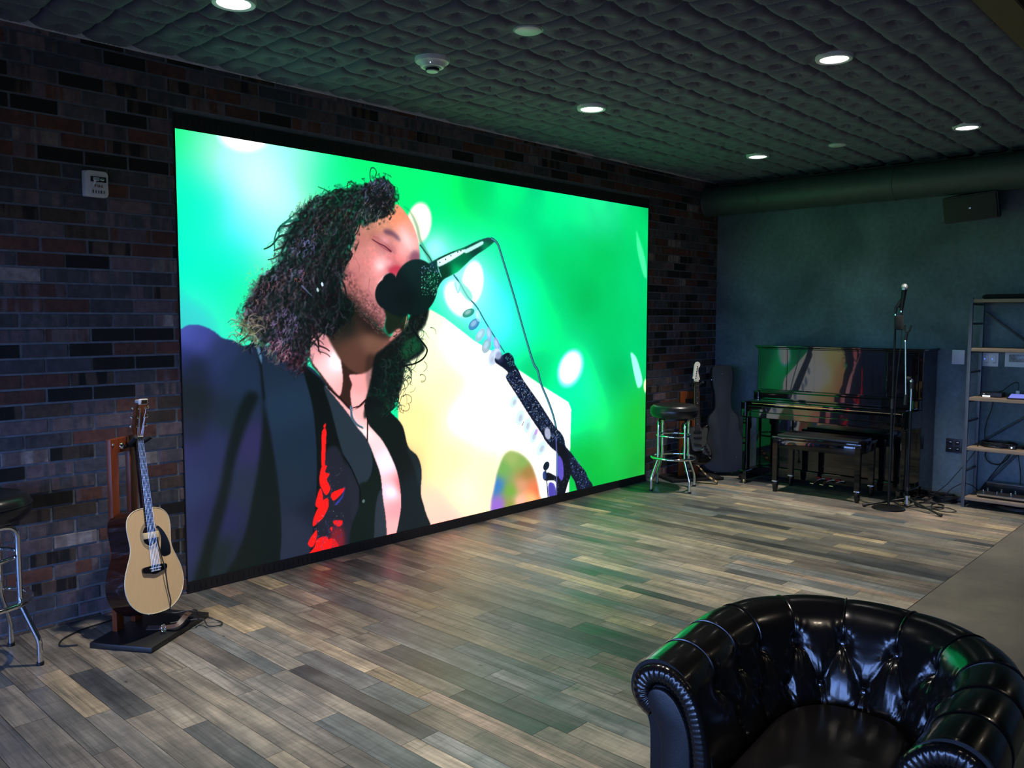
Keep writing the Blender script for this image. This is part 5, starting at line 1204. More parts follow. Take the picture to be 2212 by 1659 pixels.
# ================================================================= Chesterfield tub armchair
def armchair():
    MT = Matrix.Translation((2.20, -3.63, 0)) @ Matrix.Rotation(math.radians(ARM_ROT), 4, 'Z')
    t = thing('armchair', 'black leather buttoned tub armchair in the right foreground', 'armchair', M4=MT)
    # local: front towards -x. centre line of the rolled rim as a U
    cl = []
    A, Bx = .335, .40
    for k in range(12): cl.append((-.365 + .0303 * k, -A - .0 + .0 * k))
    n = 40
    for k in range(n + 1):
        th = -PI / 2 + PI * k / n; e = .86
        cl.append((-.03 + Bx * abs(math.cos(th)) ** e, A * math.copysign(abs(math.sin(th)) ** e, math.sin(th))))
    for k in range(12): cl.append((-.0317 - .0303 * k, A))
    P = [Vector((x, y, 0)) for x, y in cl]
    d = [0.]
    for i in range(1, len(P)): d.append(d[-1] + (P[i] - P[i - 1]).length)
    Ltot = d[-1]
    NU, = (420,)
    S = np.linspace(0, Ltot, NU); X = np.interp(S, d, [p.x for p in P]); Y = np.interp(S, d, [p.y for p in P])
    k_ = np.ones(9) / 9
    Xs = np.convolve(np.pad(X, 4, 'edge'), k_, 'valid'); Ys = np.convolve(np.pad(Y, 4, 'edge'), k_, 'valid')
    tx, ty = np.gradient(Xs), np.gradient(Ys); tl = np.hypot(tx, ty); tx /= tl; ty /= tl
    nx, ny = ty, -tx                        # outward normal (to the right of travel)
    if (nx[NU // 2]) < 0: nx, ny = -nx, -ny
    # profile: (outward offset, height) from the seat, over the roll, down the outside
    prof = [(-.150, .34), (-.146, .40), (-.138, .46), (-.122, .52), (-.104, .57), (-.084, .615), (-.058, .648), (-.022, .668), (.020, .672), (.058, .655), (.082, .622), (.088, .580), (.074, .545), (.050, .528), (.034, .50), (.030, .44), (.030, .30), (.030, .14), (.026, .07)]
    pp = catmull([Vector((a, b, 0)) for a, b in prof], 7); NV = len(pp)
    po = np.array([p.x for p in pp]); pz = np.array([p.y for p in pp])
    arc = np.r_[0, np.cumsum(np.hypot(np.diff(po), np.diff(pz)))]
    i_low = int(np.argmin(abs(pz[:40] - .425))); z_rows = []
    def arc_at(z):
        j = [i for i in range(NV) if po[i] < 0 and pz[i] <= .66]; return float(np.interp(z, [pz[i] for i in j], [arc[i] for i in j]))
    a_top, a_low = arc_at(.575), arc_at(.455)
    sp = .172; mid = Ltot / 2
    tops = [(mid + (k + .5) * sp, a_top) for k in range(-5, 5)]; lows = [(mid + k * sp, a_low) for k in range(-4, 5)]
    SS, AA = np.meshgrid(S, arc)
    disp = np.zeros_like(SS)
    inner = 1 / (1 + np.exp((AA - (a_top + .19)) / .012))
    def seg(s0, a0, s1, a1):
        dx, dy = s1 - s0, a1 - a0; q = np.clip(((SS - s0) * dx + (AA - a0) * dy) / (dx * dx + dy * dy), 0, 1)
        return np.hypot(SS - s0 - q * dx, AA - a0 - q * dy)
    crease = np.full_like(SS, 9.)
    for s0, a0 in tops:
        for s1, a1 in lows:
            if abs(s0 - s1) < sp * .6: crease = np.minimum(crease, seg(s0, a0, s1, a1))
    for s1, a1 in lows: crease = np.minimum(crease, seg(s1, a1, s1, a1 - .16))
    disp += .013 * (1 - np.exp(-(crease / .024) ** .9)) - .013
    btn = np.full_like(SS, 9.); ang = np.zeros_like(SS)
    for s0, a0 in tops + lows:
        r = np.hypot(SS - s0, AA - a0); m = r < btn; ang = np.where(m, np.arctan2(AA - a0, SS - s0), ang); btn = np.minimum(btn, r)
    disp -= .020 * np.exp(-(btn / .024) ** 1.4)
    rs = np.random.RandomState(2)
    down = np.clip(-np.sin(ang), 0, 1) * .8 + np.clip(np.sin(ang), 0, 1) * .35
    disp += .0030 * np.sin(ang * 13 + 3 * np.sin(SS * 9)) * np.exp(-((btn - .035) / .028) ** 2) * down
    roll = np.exp(-((AA - arc_at(.66) - .10) / .16) ** 4)
    for k, (s0, a0) in enumerate(tops):     # seams running from the top buttons over the roll
        ds = np.abs(SS - s0); up = 1 / (1 + np.exp(-(AA - a0) / .006)); dn = 1 / (1 + np.exp((AA - a_top - .40) / .01))
        disp -= (.0022 + .006 * np.exp(-((AA - a_top) / .05) ** 2)) * np.exp(-(ds / .009) ** 1.2) * up * dn
    puff = np.zeros_like(SS)
    ph = ((SS - mid) / sp + .5) % 1.0
    disp += .0022 * np.sin(PI * ph) * np.clip((AA - a_top) / .1, 0, 1) * (1 / (1 + np.exp((AA - a_top - .36) / .02)))
    # surface normal of the profile in (outward, z)
    gx, gz = np.gradient(po), np.gradient(pz); gl = np.hypot(gx, gz); no, nz = -gz / gl, gx / gl
    no, nz = (no, nz)
    # make sure it points out of the upholstery: at the inner wall it must point inward (negative offset)
    if no[10] > 0: no, nz = -no, -nz
    O = po[:, None] + no[:, None] * disp; Z = pz[:, None] + nz[:, None] * disp
    rake = np.clip(.04 * np.cos(np.interp(S, [0, mid, Ltot], [-PI / 2, 0, PI / 2])), 0, 1)
    lean = np.clip((Z - .30) / .4, 0, 1) * rake[None, :] * .9
    Pt = np.stack([Xs[None, :] + nx[None, :] * (O + lean), Ys[None, :] + ny[None, :] * (O + lean), Z], -1)
    me = grid_mesh('tufted_shell', Pt); shell = link(me, 'tufted_shell', M['leather'], t, smooth=False); me.shade_smooth()

    def at(s, a, out=0.):
        j = int(round(s / Ltot * (NU - 1))); i = int(np.argmin(abs(arc - a))); p = Vector(Pt[i, j]); return p + Vector((nx[j] * no[i], ny[j] * no[i], nz[i])) * out, Vector((nx[j] * no[i], ny[j] * no[i], nz[i]))
    for s0, a0 in tops + lows:
        p, nn = at(s0, a0, .004)
        MB().lathe([(.001, -.004), (.0075, -.003), (.0088, .001), (.0065, .005), (.001, .0065)], Matrix.Translation(p) @ frame_to(nn), 16).build('tufting_button', M['leather'] if False else M['stud'], t)
    for s0, a0 in tops:       # cord piping on each seam
        for off in (0,):
            pts = []
            for i in range(NV):
                if arc[i] > a_top + .006 and arc[i] < a_top + .40:
                    j = int(round(s0 / Ltot * (NU - 1))); pts.append(Vector(Pt[i, j]) + Vector((nx[j] * no[i], ny[j] * no[i], nz[i])) * .0022)
            MB().tube(pts, .0028, 6).build('piping', M['leather'], t)
    # arm fronts: pleated scroll ring + flat keyhole panel
    for side, j in ((-1, 0), (1, NU - 1)):
        x0, y0 = Xs[j], Ys[j]; sg = side
        loc = Matrix.Translation((x0, y0, 0))
        # outline in (outward offset, z)
        ring_o = [(float(O[i, j]), float(Z[i, j])) for i in range(0, NV)]
        c = Vector((.004, .59))
        face = [(a, b) for a, b in ring_o] + [(.02, .05), (-.13, .05), (-.148, .2)]
        outl = [(p.x, p.y) for p in catmull([Vector((a, b, 0)) for a, b in face[::3]], 2, True)]
        def panel(shrink, x_a, x_b, name, m, top_only=False):
            pts = []
            nseg = len(outl)
            for (a, b) in outl:
                cx_ = -.055 if b < .5 else .0
                cxx = np.interp(b, [.05, .45, .56, .67], [-.055, -.055, -.012, 0]); czz = np.clip(b, .05 + shrink, .59)
                v = Vector((a - cxx, b - czz)); l = max(v.length, 1e-4); k = max(0., (l - shrink) / l); pts.append((cxx + v.x * k, czz + v.y * k))
            mm = MB(); T = Matrix(((0, 0, 1, x0), (sg, 0, 0, y0), (0, 1, 0, 0), (0, 0, 0, 1)))
            return mm, pts, T
        mm, pts, T = panel(0., 0, 0, '', None); mm.prism(pts, -.012, .02, T); mm.build('arm_front', M['leather'], t, angle=50)
        # pleated border: closed lobed ring following the scroll
        cpx = catmull([Vector((q[0], q[1], 0)) for q in [(-.105, .06), (-.112, .2), (-.115, .34), (-.112, .44), (-.10, .52), (-.078, .585), (-.042, .625), (.0, .638), (.038, .625), (.056, .592), (.048, .56), (.02, .54)]], 16)
        NP = len(cpx); ringv = []; ringf = []; ns = 10; L0 = 0.
        for i, p in enumerate(cpx):
            dd = (cpx[min(i + 1, NP - 1)] - cpx[max(i - 1, 0)]).normalized(); nn = Vector((-dd.y, dd.x, 0)); L0 += (p - cpx[i - 1]).length if i else 0
            pl = (math.sin(L0 / .0135 * 2 * PI) * .5 + .5) if p.y > .40 else .5
            for k in range(ns):
                an = 2 * PI * k / ns; rr = .027 + .003 * pl * (1 if math.cos(an) < .6 else 0)
                q = p + nn * math.cos(an) * rr; ringv.append((q.x, q.y, -.012 - (math.sin(an) * .019) - .002 * pl * (math.sin(an) > 0)))
        for i in range(NP - 1):
            for k in range(ns): ringf.append((i * ns + k, i * ns + (k + 1) % ns, (i + 1) * ns + (k + 1) % ns, (i + 1) * ns + k))
        mm = MB(); mm.add(ringv, ringf, T); mm.build('pleated_border', M['leather'], t, angle=70)
        kp = smooth2([(-.088, .055), (-.092, .2), (-.092, .4), (-.085, .50), (-.058, .568), (-.022, .602), (.014, .602), (.030, .578), (.022, .545), (-.004, .50), (-.012, .40), (.004, .2), (.018, .055)], 5)
        mm = MB(); mm.prism(kp, -.034, -.008, T, inset=.003, zi=.003); mm.build('front_panel', M['leather_matte'], t, angle=50)
    # seat: loose cushion and deck
    inn = [(float(Xs[j] - nx[j] * .155), float(Ys[j] - ny[j] * .155)) for j in range(0, NU, 12)]
    inn = [(-.40, inn[0][1])] + inn + [(-.40, inn[-1][1])]
    cu = MB(); cu.prism([(x, y) for x, y in inn], .30, .425, inset=.03, zi=.035); cu.build('seat_cushion', M['leather_cushion'], t, angle=70)
    MB().prism([(x * .99, y * .99) for x, y in inn], .08, .298).build('seat_base', M['leather'], t, angle=50)
    MB().tube([(x, y, .392) for x, y in inn], .004, 6, True).build('cushion_piping', M['leather'], t)
    for x, y in ((-.33, -.27), (-.33, .27), (.22, -.22), (.22, .22)): MB().lathe([(.001, 0), (.02, 0), (.028, .05), (.03, .085), (.001, .085)], Matrix.Translation((x, y, 0)), 20).build('foot', M['ebony'], t)
ARM_ROT = 6
M['stud'] = mat('covered_button', (.02, .019, .02, 1), .12, coat=.8, spec=.8)
M['leather_cushion'] = mat('cushion_leather', (.006, .0052, .005, 1), .24, bump=.12, bscale=90, var=.25, vscale=9)
armchair()
# ================================================================= ceiling fixtures
ZF = ZC - .046          # face of the quilted panels
def downlight(x, y, label):
    t = thing('downlight', label, 'ceiling light', (x, y, ZF), 0, 'round recessed downlights')
    MB().lathe([(.072, .045), (.072, -.008), (.080, -.013), (.092, -.011), (.096, -.003), (.096, .035)], n=48).build('trim_ring', M['white_plastic'], t, angle=50)
    MB().lathe([(.001, .004), (.066, .004), (.070, .010), (.001, .012)], n=40).build('lens', M['lens_glow'], t)
    return t
dl = [('first', 'lit round downlight cut off by the top edge, above the video wall left end'), ('', 'lit round downlight nearest the video wall, right of the smoke detector'), ('', 'lit round downlight farthest away beside the video wall, near the brick corner'),
      ('', 'lit round downlight in the middle row, high in the right part of the photo'), ('', 'lit round downlight farthest right, close to the large duct')]
for (x, y), (_, lb) in zip(LAMPS, dl): downlight(x, y, lb)
def cap(x, y, label):
    t = thing('sprinkler_cover', label, 'ceiling cap', (x, y, ZF + .008), 0, None)
    MB().lathe([(.001, -.010), (.060, -.010), (.066, -.006), (.066, .035), (.001, .035)], n=40).build('cover_disc', M['white_plastic'], t, angle=50)
    MB().lathe([(.068, -.002), (.074, -.003), (.076, .03), (.068, .03)], n=40, closed=True).build('retaining_ring', M['grey_plastic'], t, angle=50)
cap(3.108, -1.680, 'flat pale unlit disc flush in the quilted ceiling right of the smoke detector'); cap(6.802, -1.690, 'flat pale unlit disc in the far ceiling between two downlights')
t = thing('smoke_detector', 'white stepped smoke detector hanging from the quilted ceiling', 'smoke detector', (3.096, -.997, ZF + .008))
MB().lathe([(.001, -.022), (.088, -.022), (.094, -.014), (.094, .035), (.001, .035)], n=48).build('mounting_base', M['white_plastic'], t, angle=40)
MB().lathe([(.001, -.048), (.060, -.048), (.064, -.044), (.070, -.030), (.084, -.022), (.001, -.022)], n=48).build('housing', M['white_plastic'], t, angle=40)
MB().lathe([(.022, -.052), (.045, -.052), (.048, -.048), (.001, -.047)], n=40).build('sensor_vent', M['grey_plastic'], t, angle=40)
for z in (-.056, -.062): MB().lathe([(.018, z), (.036, z), (.037, z + .002), (.018, z + .003)], n=32, closed=True).build('vent_fin', M['black_plastic'], t, angle=40)
MB().lathe([(.001, -.070), (.030, -.070), (.034, -.065), (.030, -.062), (.001, -.062)], n=32).build('chamber_cap', M['white_plastic'], t, angle=40)
MB().sphere((-.05, -.04, -.036), .004).build('status_light', M['white_led'], t)

# ---- fire alarm strobe on the bricks
t = thing('fire_alarm', 'small white fire alarm strobe marked FIRE on the brick wall left of the screen', 'fire alarm', (1.70, 0, 2.215))
b = MB(); b.box((0, -.016, 0), (.112, .036, .128), bev=.008); b.build('back_box', M['white_plastic'], t, angle=50)
f = MB(); f.prism(smooth2([(-.052, -.06), (0, -.066), (.052, -.06), (.055, 0), (.052, .058), (0, .064), (-.052, .058), (-.055, 0)], 4), .034, .048, Matrix.Rotation(PI / 2, 4, 'X'), inset=.006, zi=.006); f.build('face_plate', M['white_plastic'], t, angle=40)
MB().box((.006, -.050, .022), (.074, .008, .026), bev=.002).build('strobe_recess', M['black_plastic'], t)
MB().box((-.006, -.056, .022), (.030, .010, .018), bev=.005).build('strobe_lens', M['clear'], t, angle=60)
MB().sphere((.022, -.055, .022), .008, (1.4, .7, .9)).build('reflector', M['chrome'], t)
w = MB(); w.add([(-.038, -.049, -.045), (-.030, -.049, -.048), (-.004, -.060, .020), (-.014, -.056, .022)], [(0, 1, 2, 3)]); w.box((-.021, -.0515, -.012), (.003, .006, .074), (0, .33, 0)); w.build('wedge_rib', M['white_plastic'], t)
for i in range(5): MB().box((-.020 + i * .013, -.0502, -.040), (.0035, .002, .016), bev=.0008).build('sounder_slot', M['slot'], t)
def text_mesh(s, size, m, parent, M4, name='lettering', depth=.0006):
    cu = bpy.data.curves.new(name, 'FONT'); cu.body = s; cu.size = size; cu.extrude = depth; cu.align_x = 'CENTER'; cu.align_y = 'CENTER'; cu.space_character = 1.25
    o = bpy.data.objects.new(name, cu); COL.objects.link(o); dg = bpy.context.evaluated_depsgraph_get(); me = bpy.data.meshes.new_from_object(o.evaluated_get(dg)); bpy.data.objects.remove(o); me.name = name
    me.transform(M4); return link(me, name, m, parent, smooth=False)
text_mesh('FIRE', .019, mat('marking_red', srgb(120, 50, 52), .5), t, Matrix.Translation((.008, -.0495, -.012)) @ Matrix.Rotation(PI / 2, 4, 'X'))

# ---- round duct along the back wall
t = thing('ventilation_duct', 'large dark round duct running under the ceiling along the back wall', 'duct', (7.70, 0, 2.722))
MB().cyl((0, .0, 0), (0, YR, 0), .147, n=64, cap=True).build('duct_pipe', M['duct'], t, angle=50)
for y in (-.012, -.62, -1.85, -3.08, -4.3): MB().lathe([(.1465, -.012), (.151, -.008), (.151, .008), (.1465, .012)], Matrix.Translation((0, y, 0)) @ Matrix.Rotation(PI / 2, 4, 'X'), 64, True).build('seam_band', M['duct'], t, angle=50)

# ---- wall loudspeaker
T = Matrix.Translation((7.745, -2.45, 2.47)) @ Matrix.Rotation(math.radians(-4), 4, 'X') @ Matrix.Rotation(math.radians(-12), 4, 'Y')
t = thing('wall_speaker', 'black box loudspeaker mounted high on the plaster wall under the duct', 'speaker', M4=T)
cab = MB(); h = .108
def yz(pts, x0, x1): return [(x0, y, z) for y, z in pts] + [(x1, y, z) for y, z in pts]
rearw, frontw = .155, .205
o_ = [(-.085, -frontw), (-.085, frontw), (-.02, frontw + .005), (.10, .13), (.10, -.13), (-.02, -frontw - .005)]
cab.prism([(a, b) for a, b in o_], -h, h); cab.build('cabinet', M['black_plastic'], t, bevel=.008, angle=40)
MB().box((-.089, 0, 0), (.012, 2 * frontw - .018, 2 * h - .018), bev=.005).build('grille', M['grille'], t)
MB().box((-.0958, 0, .0), (.0012, .014, .014), bev=.0004).build('badge', M['chrome'], t)
MB().box((.115, 0, 0), (.05, .05, .10), bev=.004).build('bracket', M['black_metal'], t)

# ---- plates on the plaster wall
def plate(y0, y1, z0, z1, label, m='white_plastic', name='wall_plate', cat='wall plate', d=.006):
    t = thing(name, label, cat, (XB, (y0 + y1) / 2, (z0 + z1) / 2))
    MB().box((-d / 2 + .001, 0, 0), (d + .002, abs(y1 - y0), z1 - z0), bev=.0025).build('cover_plate', M[m], t)
    return t
t = plate(-2.392, -2.292, 1.156, 1.279, 'blank white cover plate on the plaster wall between piano and shelf')
for z in (-.042, .042): MB().sphere((-.006, 0, z), .003, (.5, 1, 1)).build('screw', M['grey_plastic'], t)
t = plate(-2.650, -2.524, 1.148, 1.262, 'white two-gang switch plate with tiny blue lights behind the shelf', name='light_switch', cat='switch')
for i, y in enumerate((.028, -.030)):
    r = MB().box((-.009, y, 0), (.008, .032, .064), bev=.003).build('rocker', M['white_plastic'], t); MB().box((-.0135, y + .011, .006), (.002, .006, .010), bev=.0008).build('indicator_light', M['blue_led'], r); MB().box((-.0135, y - .006, -.024), (.001, .018, .003)).build('slot_mark', M['black_plastic'], r)
t = plate(-2.98, -2.70, 1.150, 1.270, 'wide white control panel with a grey display behind the shelf, at the right edge', name='control_panel', cat='panel', d=.014)
MB().box((-.015, .045, .012), (.003, .13, .062), bev=.001).build('display', mat('lcd_grey', srgb(128, 136, 134), .25, var=.35, vscale=60), t)
t = plate(-2.402, -2.272, .388, .508, 'black four-socket outlet low on the plaster wall left of the shelf', 'black_plastic', 'power_outlet', 'outlet')
for y in (-.029, .029):
    for z in (-.026, .024):
        s_ = MB().box((-.008, y, z), (.005, .034, .034), bev=.004).build('socket', M['slot'], t); MB().box((-.0108, y, z + (.006 if z > 0 else -.002)), (.001, .020, .006), bev=.0004).build('contact_glint', M['steel'], s_)

# ================================================================= microphone stands
def mic_grille(T, p):
    MB(T).sphere((0, 0, 0), .025, (1, 1, 1.06), 20, 14).build('mesh_head', M['mesh_steel'], p, angle=80)
M['mesh_steel'] = mat('mesh_steel', (.62, .64, .66, 1), .45, .8, bump=.9, bscale=420)
B0 = Vector((7.045, -2.105, 0))
t = thing('microphone_stand', 'taller straight black microphone stand on a round base in front of the piano', 'microphone stand', B0)
MB().lathe([(.001, .022), (.02, .03), (.05, .024), (.10, .018), (.125, .010), (.128, 0), (.001, 0)], n=48).build('round_base', M['black_metal'], t, angle=40)
MB().cyl((0, 0, .02), (0, 0, .86), .0105, n=16).build('lower_tube', M['black_metal'], t)
MB().cyl((0, 0, .82), (0, 0, .90), .015, n=16).build('clutch', M['black_plastic'], t)
MB().cyl((0, 0, .88), (0, 0, 1.60), .0080, n=16).build('upper_tube', M['black_metal'], t)
MB().cyl((0, 0, 1.572), (0, 0, 1.584), .011, n=16).build('thread_ring', M['chrome'], t)
c = MB(); c.tube([(0, 0, 1.60), (0, 0, 1.635), (.004, -.014, 1.655)], .012, 12); c.cyl((.004, -.010, 1.64), (.016, -.05, 1.715), .017, .015, 16); c.build('clip', M['black_plastic'], t)
mt = Vector((7.06, -2.160, 1.80)); md = Vector((7.045, -2.160, 1.50)) - mt
mic = thing('microphone', 'black handheld microphone with round silver head in the clip of the taller stand', 'microphone', mt)
mic_grille(Matrix.Identity(4), mic); dn = Vector((-.015, .012, -.19)); 
MB().cyl((0, 0, -.018), dn, .0205, .0125, 24).build('handle', M['black_metal'], mic); MB().cyl((0, 0, -.014), (0, 0, -.024), .0245, n=24).build('collar', M['steel'], mic)
MB().cyl(dn, dn + Vector((0, 0, -.055)), .0095, n=14).build('plug', M['black_plastic'], mic); MB().cyl(dn, dn + Vector((0, 0, -.012)), .011, n=14).build('plug_ring', M['chrome'], mic)
cs = mt + dn + Vector((0, 0, -.05))
pts = [cs, (7.05, -2.155, 1.4), (7.045, -2.135, 1.1), (7.05, -2.125, .8), (7.045, -2.12, .5), (7.06, -2.10, .2), (7.12, -2.12, .05), (7.20, -2.22, .008), (7.32, -2.34, .008), (7.38, -2.45, .008), (7.28, -2.55, .008), (7.20, -2.48, .008), (7.30, -2.36, .008), (7.48, -2.33, .008), (7.70, -2.40, .008), (7.80, -2.36, .008)]
tag(MB().tube(pts, .0034, 8, smooth=6).build('microphone_cable', M['cable']), 'long thin black cable hanging from the silver-headed microphone down the stand to the floor', 'cable')
pb = MB(); pb.box((.0, -.012, 0), (.045, .055, .115), bev=.012); pb.box((.0, .006, 0), (.03, .03, .07), bev=.01)
o = pb.build('cable_pouch', M['cloth_dark'], loc=B0 + Vector((-.005, -.022, 1.515))); tag(o, 'small dark clip-on pouch hanging near the top of the taller microphone stand', 'pouch')

T0 = Vector((7.185, -2.203, 0))
t = thing('microphone_stand', 'black tripod microphone stand with an empty clip, lower one of the two', 'microphone stand', T0)
MB().cyl((0, 0, .03), (0, 0, .80), .0115, n=16).build('lower_tube', M['black_metal'], t)
MB().cyl((0, 0, .03), (0, 0, .10), .021, n=20).build('leg_hub', M['steel'], t)
MB().cyl((0, 0, .14), (0, 0, .17), .019, n=20).build('hub_collar', M['black_plastic'], t)
MB().cyl((0, 0, .98), (0, 0, 1.05), .0155, n=16).build('clutch', M['black_plastic'], t)
MB().cyl((0, 0, 1.035), (0, 0, 1.05), .017, n=16).build('thread_ring', M['chrome'], t)
MB().cyl((0, 0, .78), (0, 0, 1.06), .0085, n=16).build('middle_tube', M['steel'], t)
MB().cyl((.0, .005, 1.06), (-.0, .040, 1.06), .018, n=16).build('swivel', M['black_plastic'], t)
MB().cyl((0, .042, .93), (0, .060, 1.36), .0070, n=14).build('boom_tube', M['steel'], t)
MB().cyl((0, .046, .845), (0, .0425, .93), .0135, .012, 16).build('boom_grip', M['black_plastic'], t)
MB().cyl((0, .060, 1.362), (0, .061, 1.372), .011, n=16).build('clip_ring', M['chrome'], t)
c = MB(); c.cyl((0, .061, 1.372), (0, .052, 1.43), .012, n=14); c.tube([(0, .072, 1.495), (0, .069, 1.46), (0, .054, 1.44), (0, .036, 1.445), (0, .026, 1.475), (0, .022, 1.495)], .0075, 10, smooth=5); c.build('empty_clip', M['black_plastic'], t)
for a in (108, 222, 333):
    d_ = Vector((math.cos(math.radians(a + 20)), math.sin(math.radians(a + 20)), 0)); l = MB(); l.cyl(Vector((0, 0, .075)) + d_ * .018, d_ * .33 + Vector((0, 0, .017)), .0085, n=12); lg = l.build('leg', M['black_metal'], t)
    f_ = MB(); f_.cyl(d_ * .315 + Vector((0, 0, .020)), d_ * .352 + Vector((0, 0, .014)), .013, n=14); f_.build('rubber_foot', M['black_plastic'], lg)

# ================================================================= shelf
def shelf():
    X0, X1, Y0, Y1 = 7.555, 7.885, -2.535, -3.86; zs = [.089, .501, .909, 1.310, 1.705]
    t = thing('shelving_unit', 'tall open shelf with wooden boards and a dark metal ladder frame at the right edge', 'shelf', (X0, Y0, 0))
    W = Y1 - Y0; D = X1 - X0
    for y in (0.012, W - .012):
        for x in (.0, D): MB().box((x, y, .86), (.026, .026, 1.72), bev=.002).build('upright', M['dark_steel'], t)
        for a, b in zip(zs[:-1], zs[1:]): MB().box((D / 2, y, (a + b) / 2), (D - .026, .016, .016), bev=.002).build('rung', M['dark_steel'], t)
        for z in zs: MB().box((D / 2, y, z - .038), (D - .026, .018, .018), bev=.002).build('shelf_support', M['dark_steel'], t)
    for z in zs: MB().box((D / 2 - .005, W / 2, z - .0125), (D + .045, -W - .01, .027), bev=.003).build('shelf_board', M['shelf_wood'], t)
    def bar(a, b): MB().cyl((D + .004, a[0], a[1]), (D + .004, b[0], b[1]), .010, n=8).build('diagonal_brace', M['dark_steel'], t)
    bar((-.012, 1.60), (W + .05, .62)); bar((-.012, .50), (W + .05, 1.45)); bar((-.03, .10), (-.62, .85))
    return X0, X1, Y0, Y1, zs
X0, X1, Y0, Y1, zs = shelf()
# contents
bm_ = MB(); bm_.prism(smooth2([(7.60, -2.60), (7.59, -2.9), (7.60, -3.3), (7.62, -3.7), (7.80, -3.72), (7.85, -3.4), (7.84, -2.9), (7.82, -2.66), (7.72, -2.60)], 6), zs[4] + .001, zs[4] + .040, inset=.03, zi=.022)
tag(bm_.build('folded_cloth', M['cloth_dark'], angle=70), 'flat folded black cloth covering the top board of the shelf', 'cloth')
t = thing('equipment_case', 'low black box on the second shelf board at the right edge', 'box', (7.70, -2.98, zs[3]))
MB().box((0, 0, .022), (.16, .18, .042), bev=.006).build('shell', M['black_plastic'], t); MB().box((-.081, 0, .03), (.002, .03, .01), bev=.0005).build('clasp', M['steel'], t)
t = thing('media_box', 'small black box with a bright label on the third shelf board', 'box', (7.70, -2.675, zs[2]))
MB().box((0, 0, .020), (.13, .15, .038), bev=.004).build('shell', M['black_plastic'], t); MB().box((-.0655, .035, .010), (.002, .055, .010), bev=.0005).build('front_label', M['white_led'], t); MB().sphere((-.0665, .052, .028), .002).build('status_light', M['white_led'], t)
t = thing('tablet', 'tablet with a glowing blue screen on the third shelf board at the right edge', 'tablet', M4=Matrix.Translation((7.64, -2.895, zs[2] + .012)) @ Matrix.Rotation(math.radians(-8), 4, 'Y') @ Matrix.Rotation(math.radians(4), 4, 'Z'))
MB().box((0, 0, .006), (.17, .19, .011), bev=.004).build('casing', M['black_plastic'], t); MB().box((.0, 0, .0122), (.15, .172, .001)).build('screen', M['tablet'], t); MB().box((0, 0, -.006), (.16, .10, .010), bev=.003).build('stand_foot', M['black_plastic'], t)
t = thing('wall_charger', 'tiny white charger cube standing behind the tablet on the shelf', 'charger', (7.78, -2.835, zs[2])); MB().box((0, 0, .028), (.028, .028, .055), bev=.004).build('body', M['white_plastic'], t)
tag(MB().tube([(7.80, -2.66, zs[2] + .03), (7.80, -2.72, zs[2] + .05), (7.80, -2.78, zs[2] + .105), (7.79, -2.83, zs[2] + .12), (7.785, -2.835, zs[2] + .06)], .003, 8, smooth=5).build('power_cable', M['cable']), 'thin black cord arching from the small box to the charger on the third shelf board', 'cable')
def coil(c, R, n, label, r=.004, seed=1, tilt=0., flat=.5, turns=7, name='coiled_cable'):
    rs = random.Random(seed); pts = []
    for i in range(turns * 14):
        a = i / 14 * 2 * PI; k = i // 14
        rr = R * (1 + rs.uniform(-.10, .10)); pts.append((c[0] + rr * flat * math.cos(a), c[1] + rr * math.sin(a) + .006 * math.sin(k), c[2] + r + k * r * 1.1 + rs.uniform(0, r) + tilt * math.sin(a)))
    o = MB().tube(pts, r, 7, smooth=3).build(name, M['cable']); tag(o, label, 'cable'); return o
coil((7.70, -2.735, zs[1]), .12, 6, 'coil of black cable lying on the fourth shelf board', .0042, 3, 0, .75, 8)
coil((7.72, -2.98, zs[1]), .07, 5, 'smaller coil of black cable at the right edge of the fourth shelf board', .004, 4, 0, .9, 6)
t = thing('power_adapter', 'small black adapter with a bright light between the two cable coils', 'adapter', (7.64, -2.845, zs[1])); MB().box((0, 0, .016), (.06, .05, .030), bev=.004).build('body', M['black_plastic'], t); MB().sphere((-.032, 0, .016), .006, (.5, 1, 1)).build('status_light', M['white_led'], t)
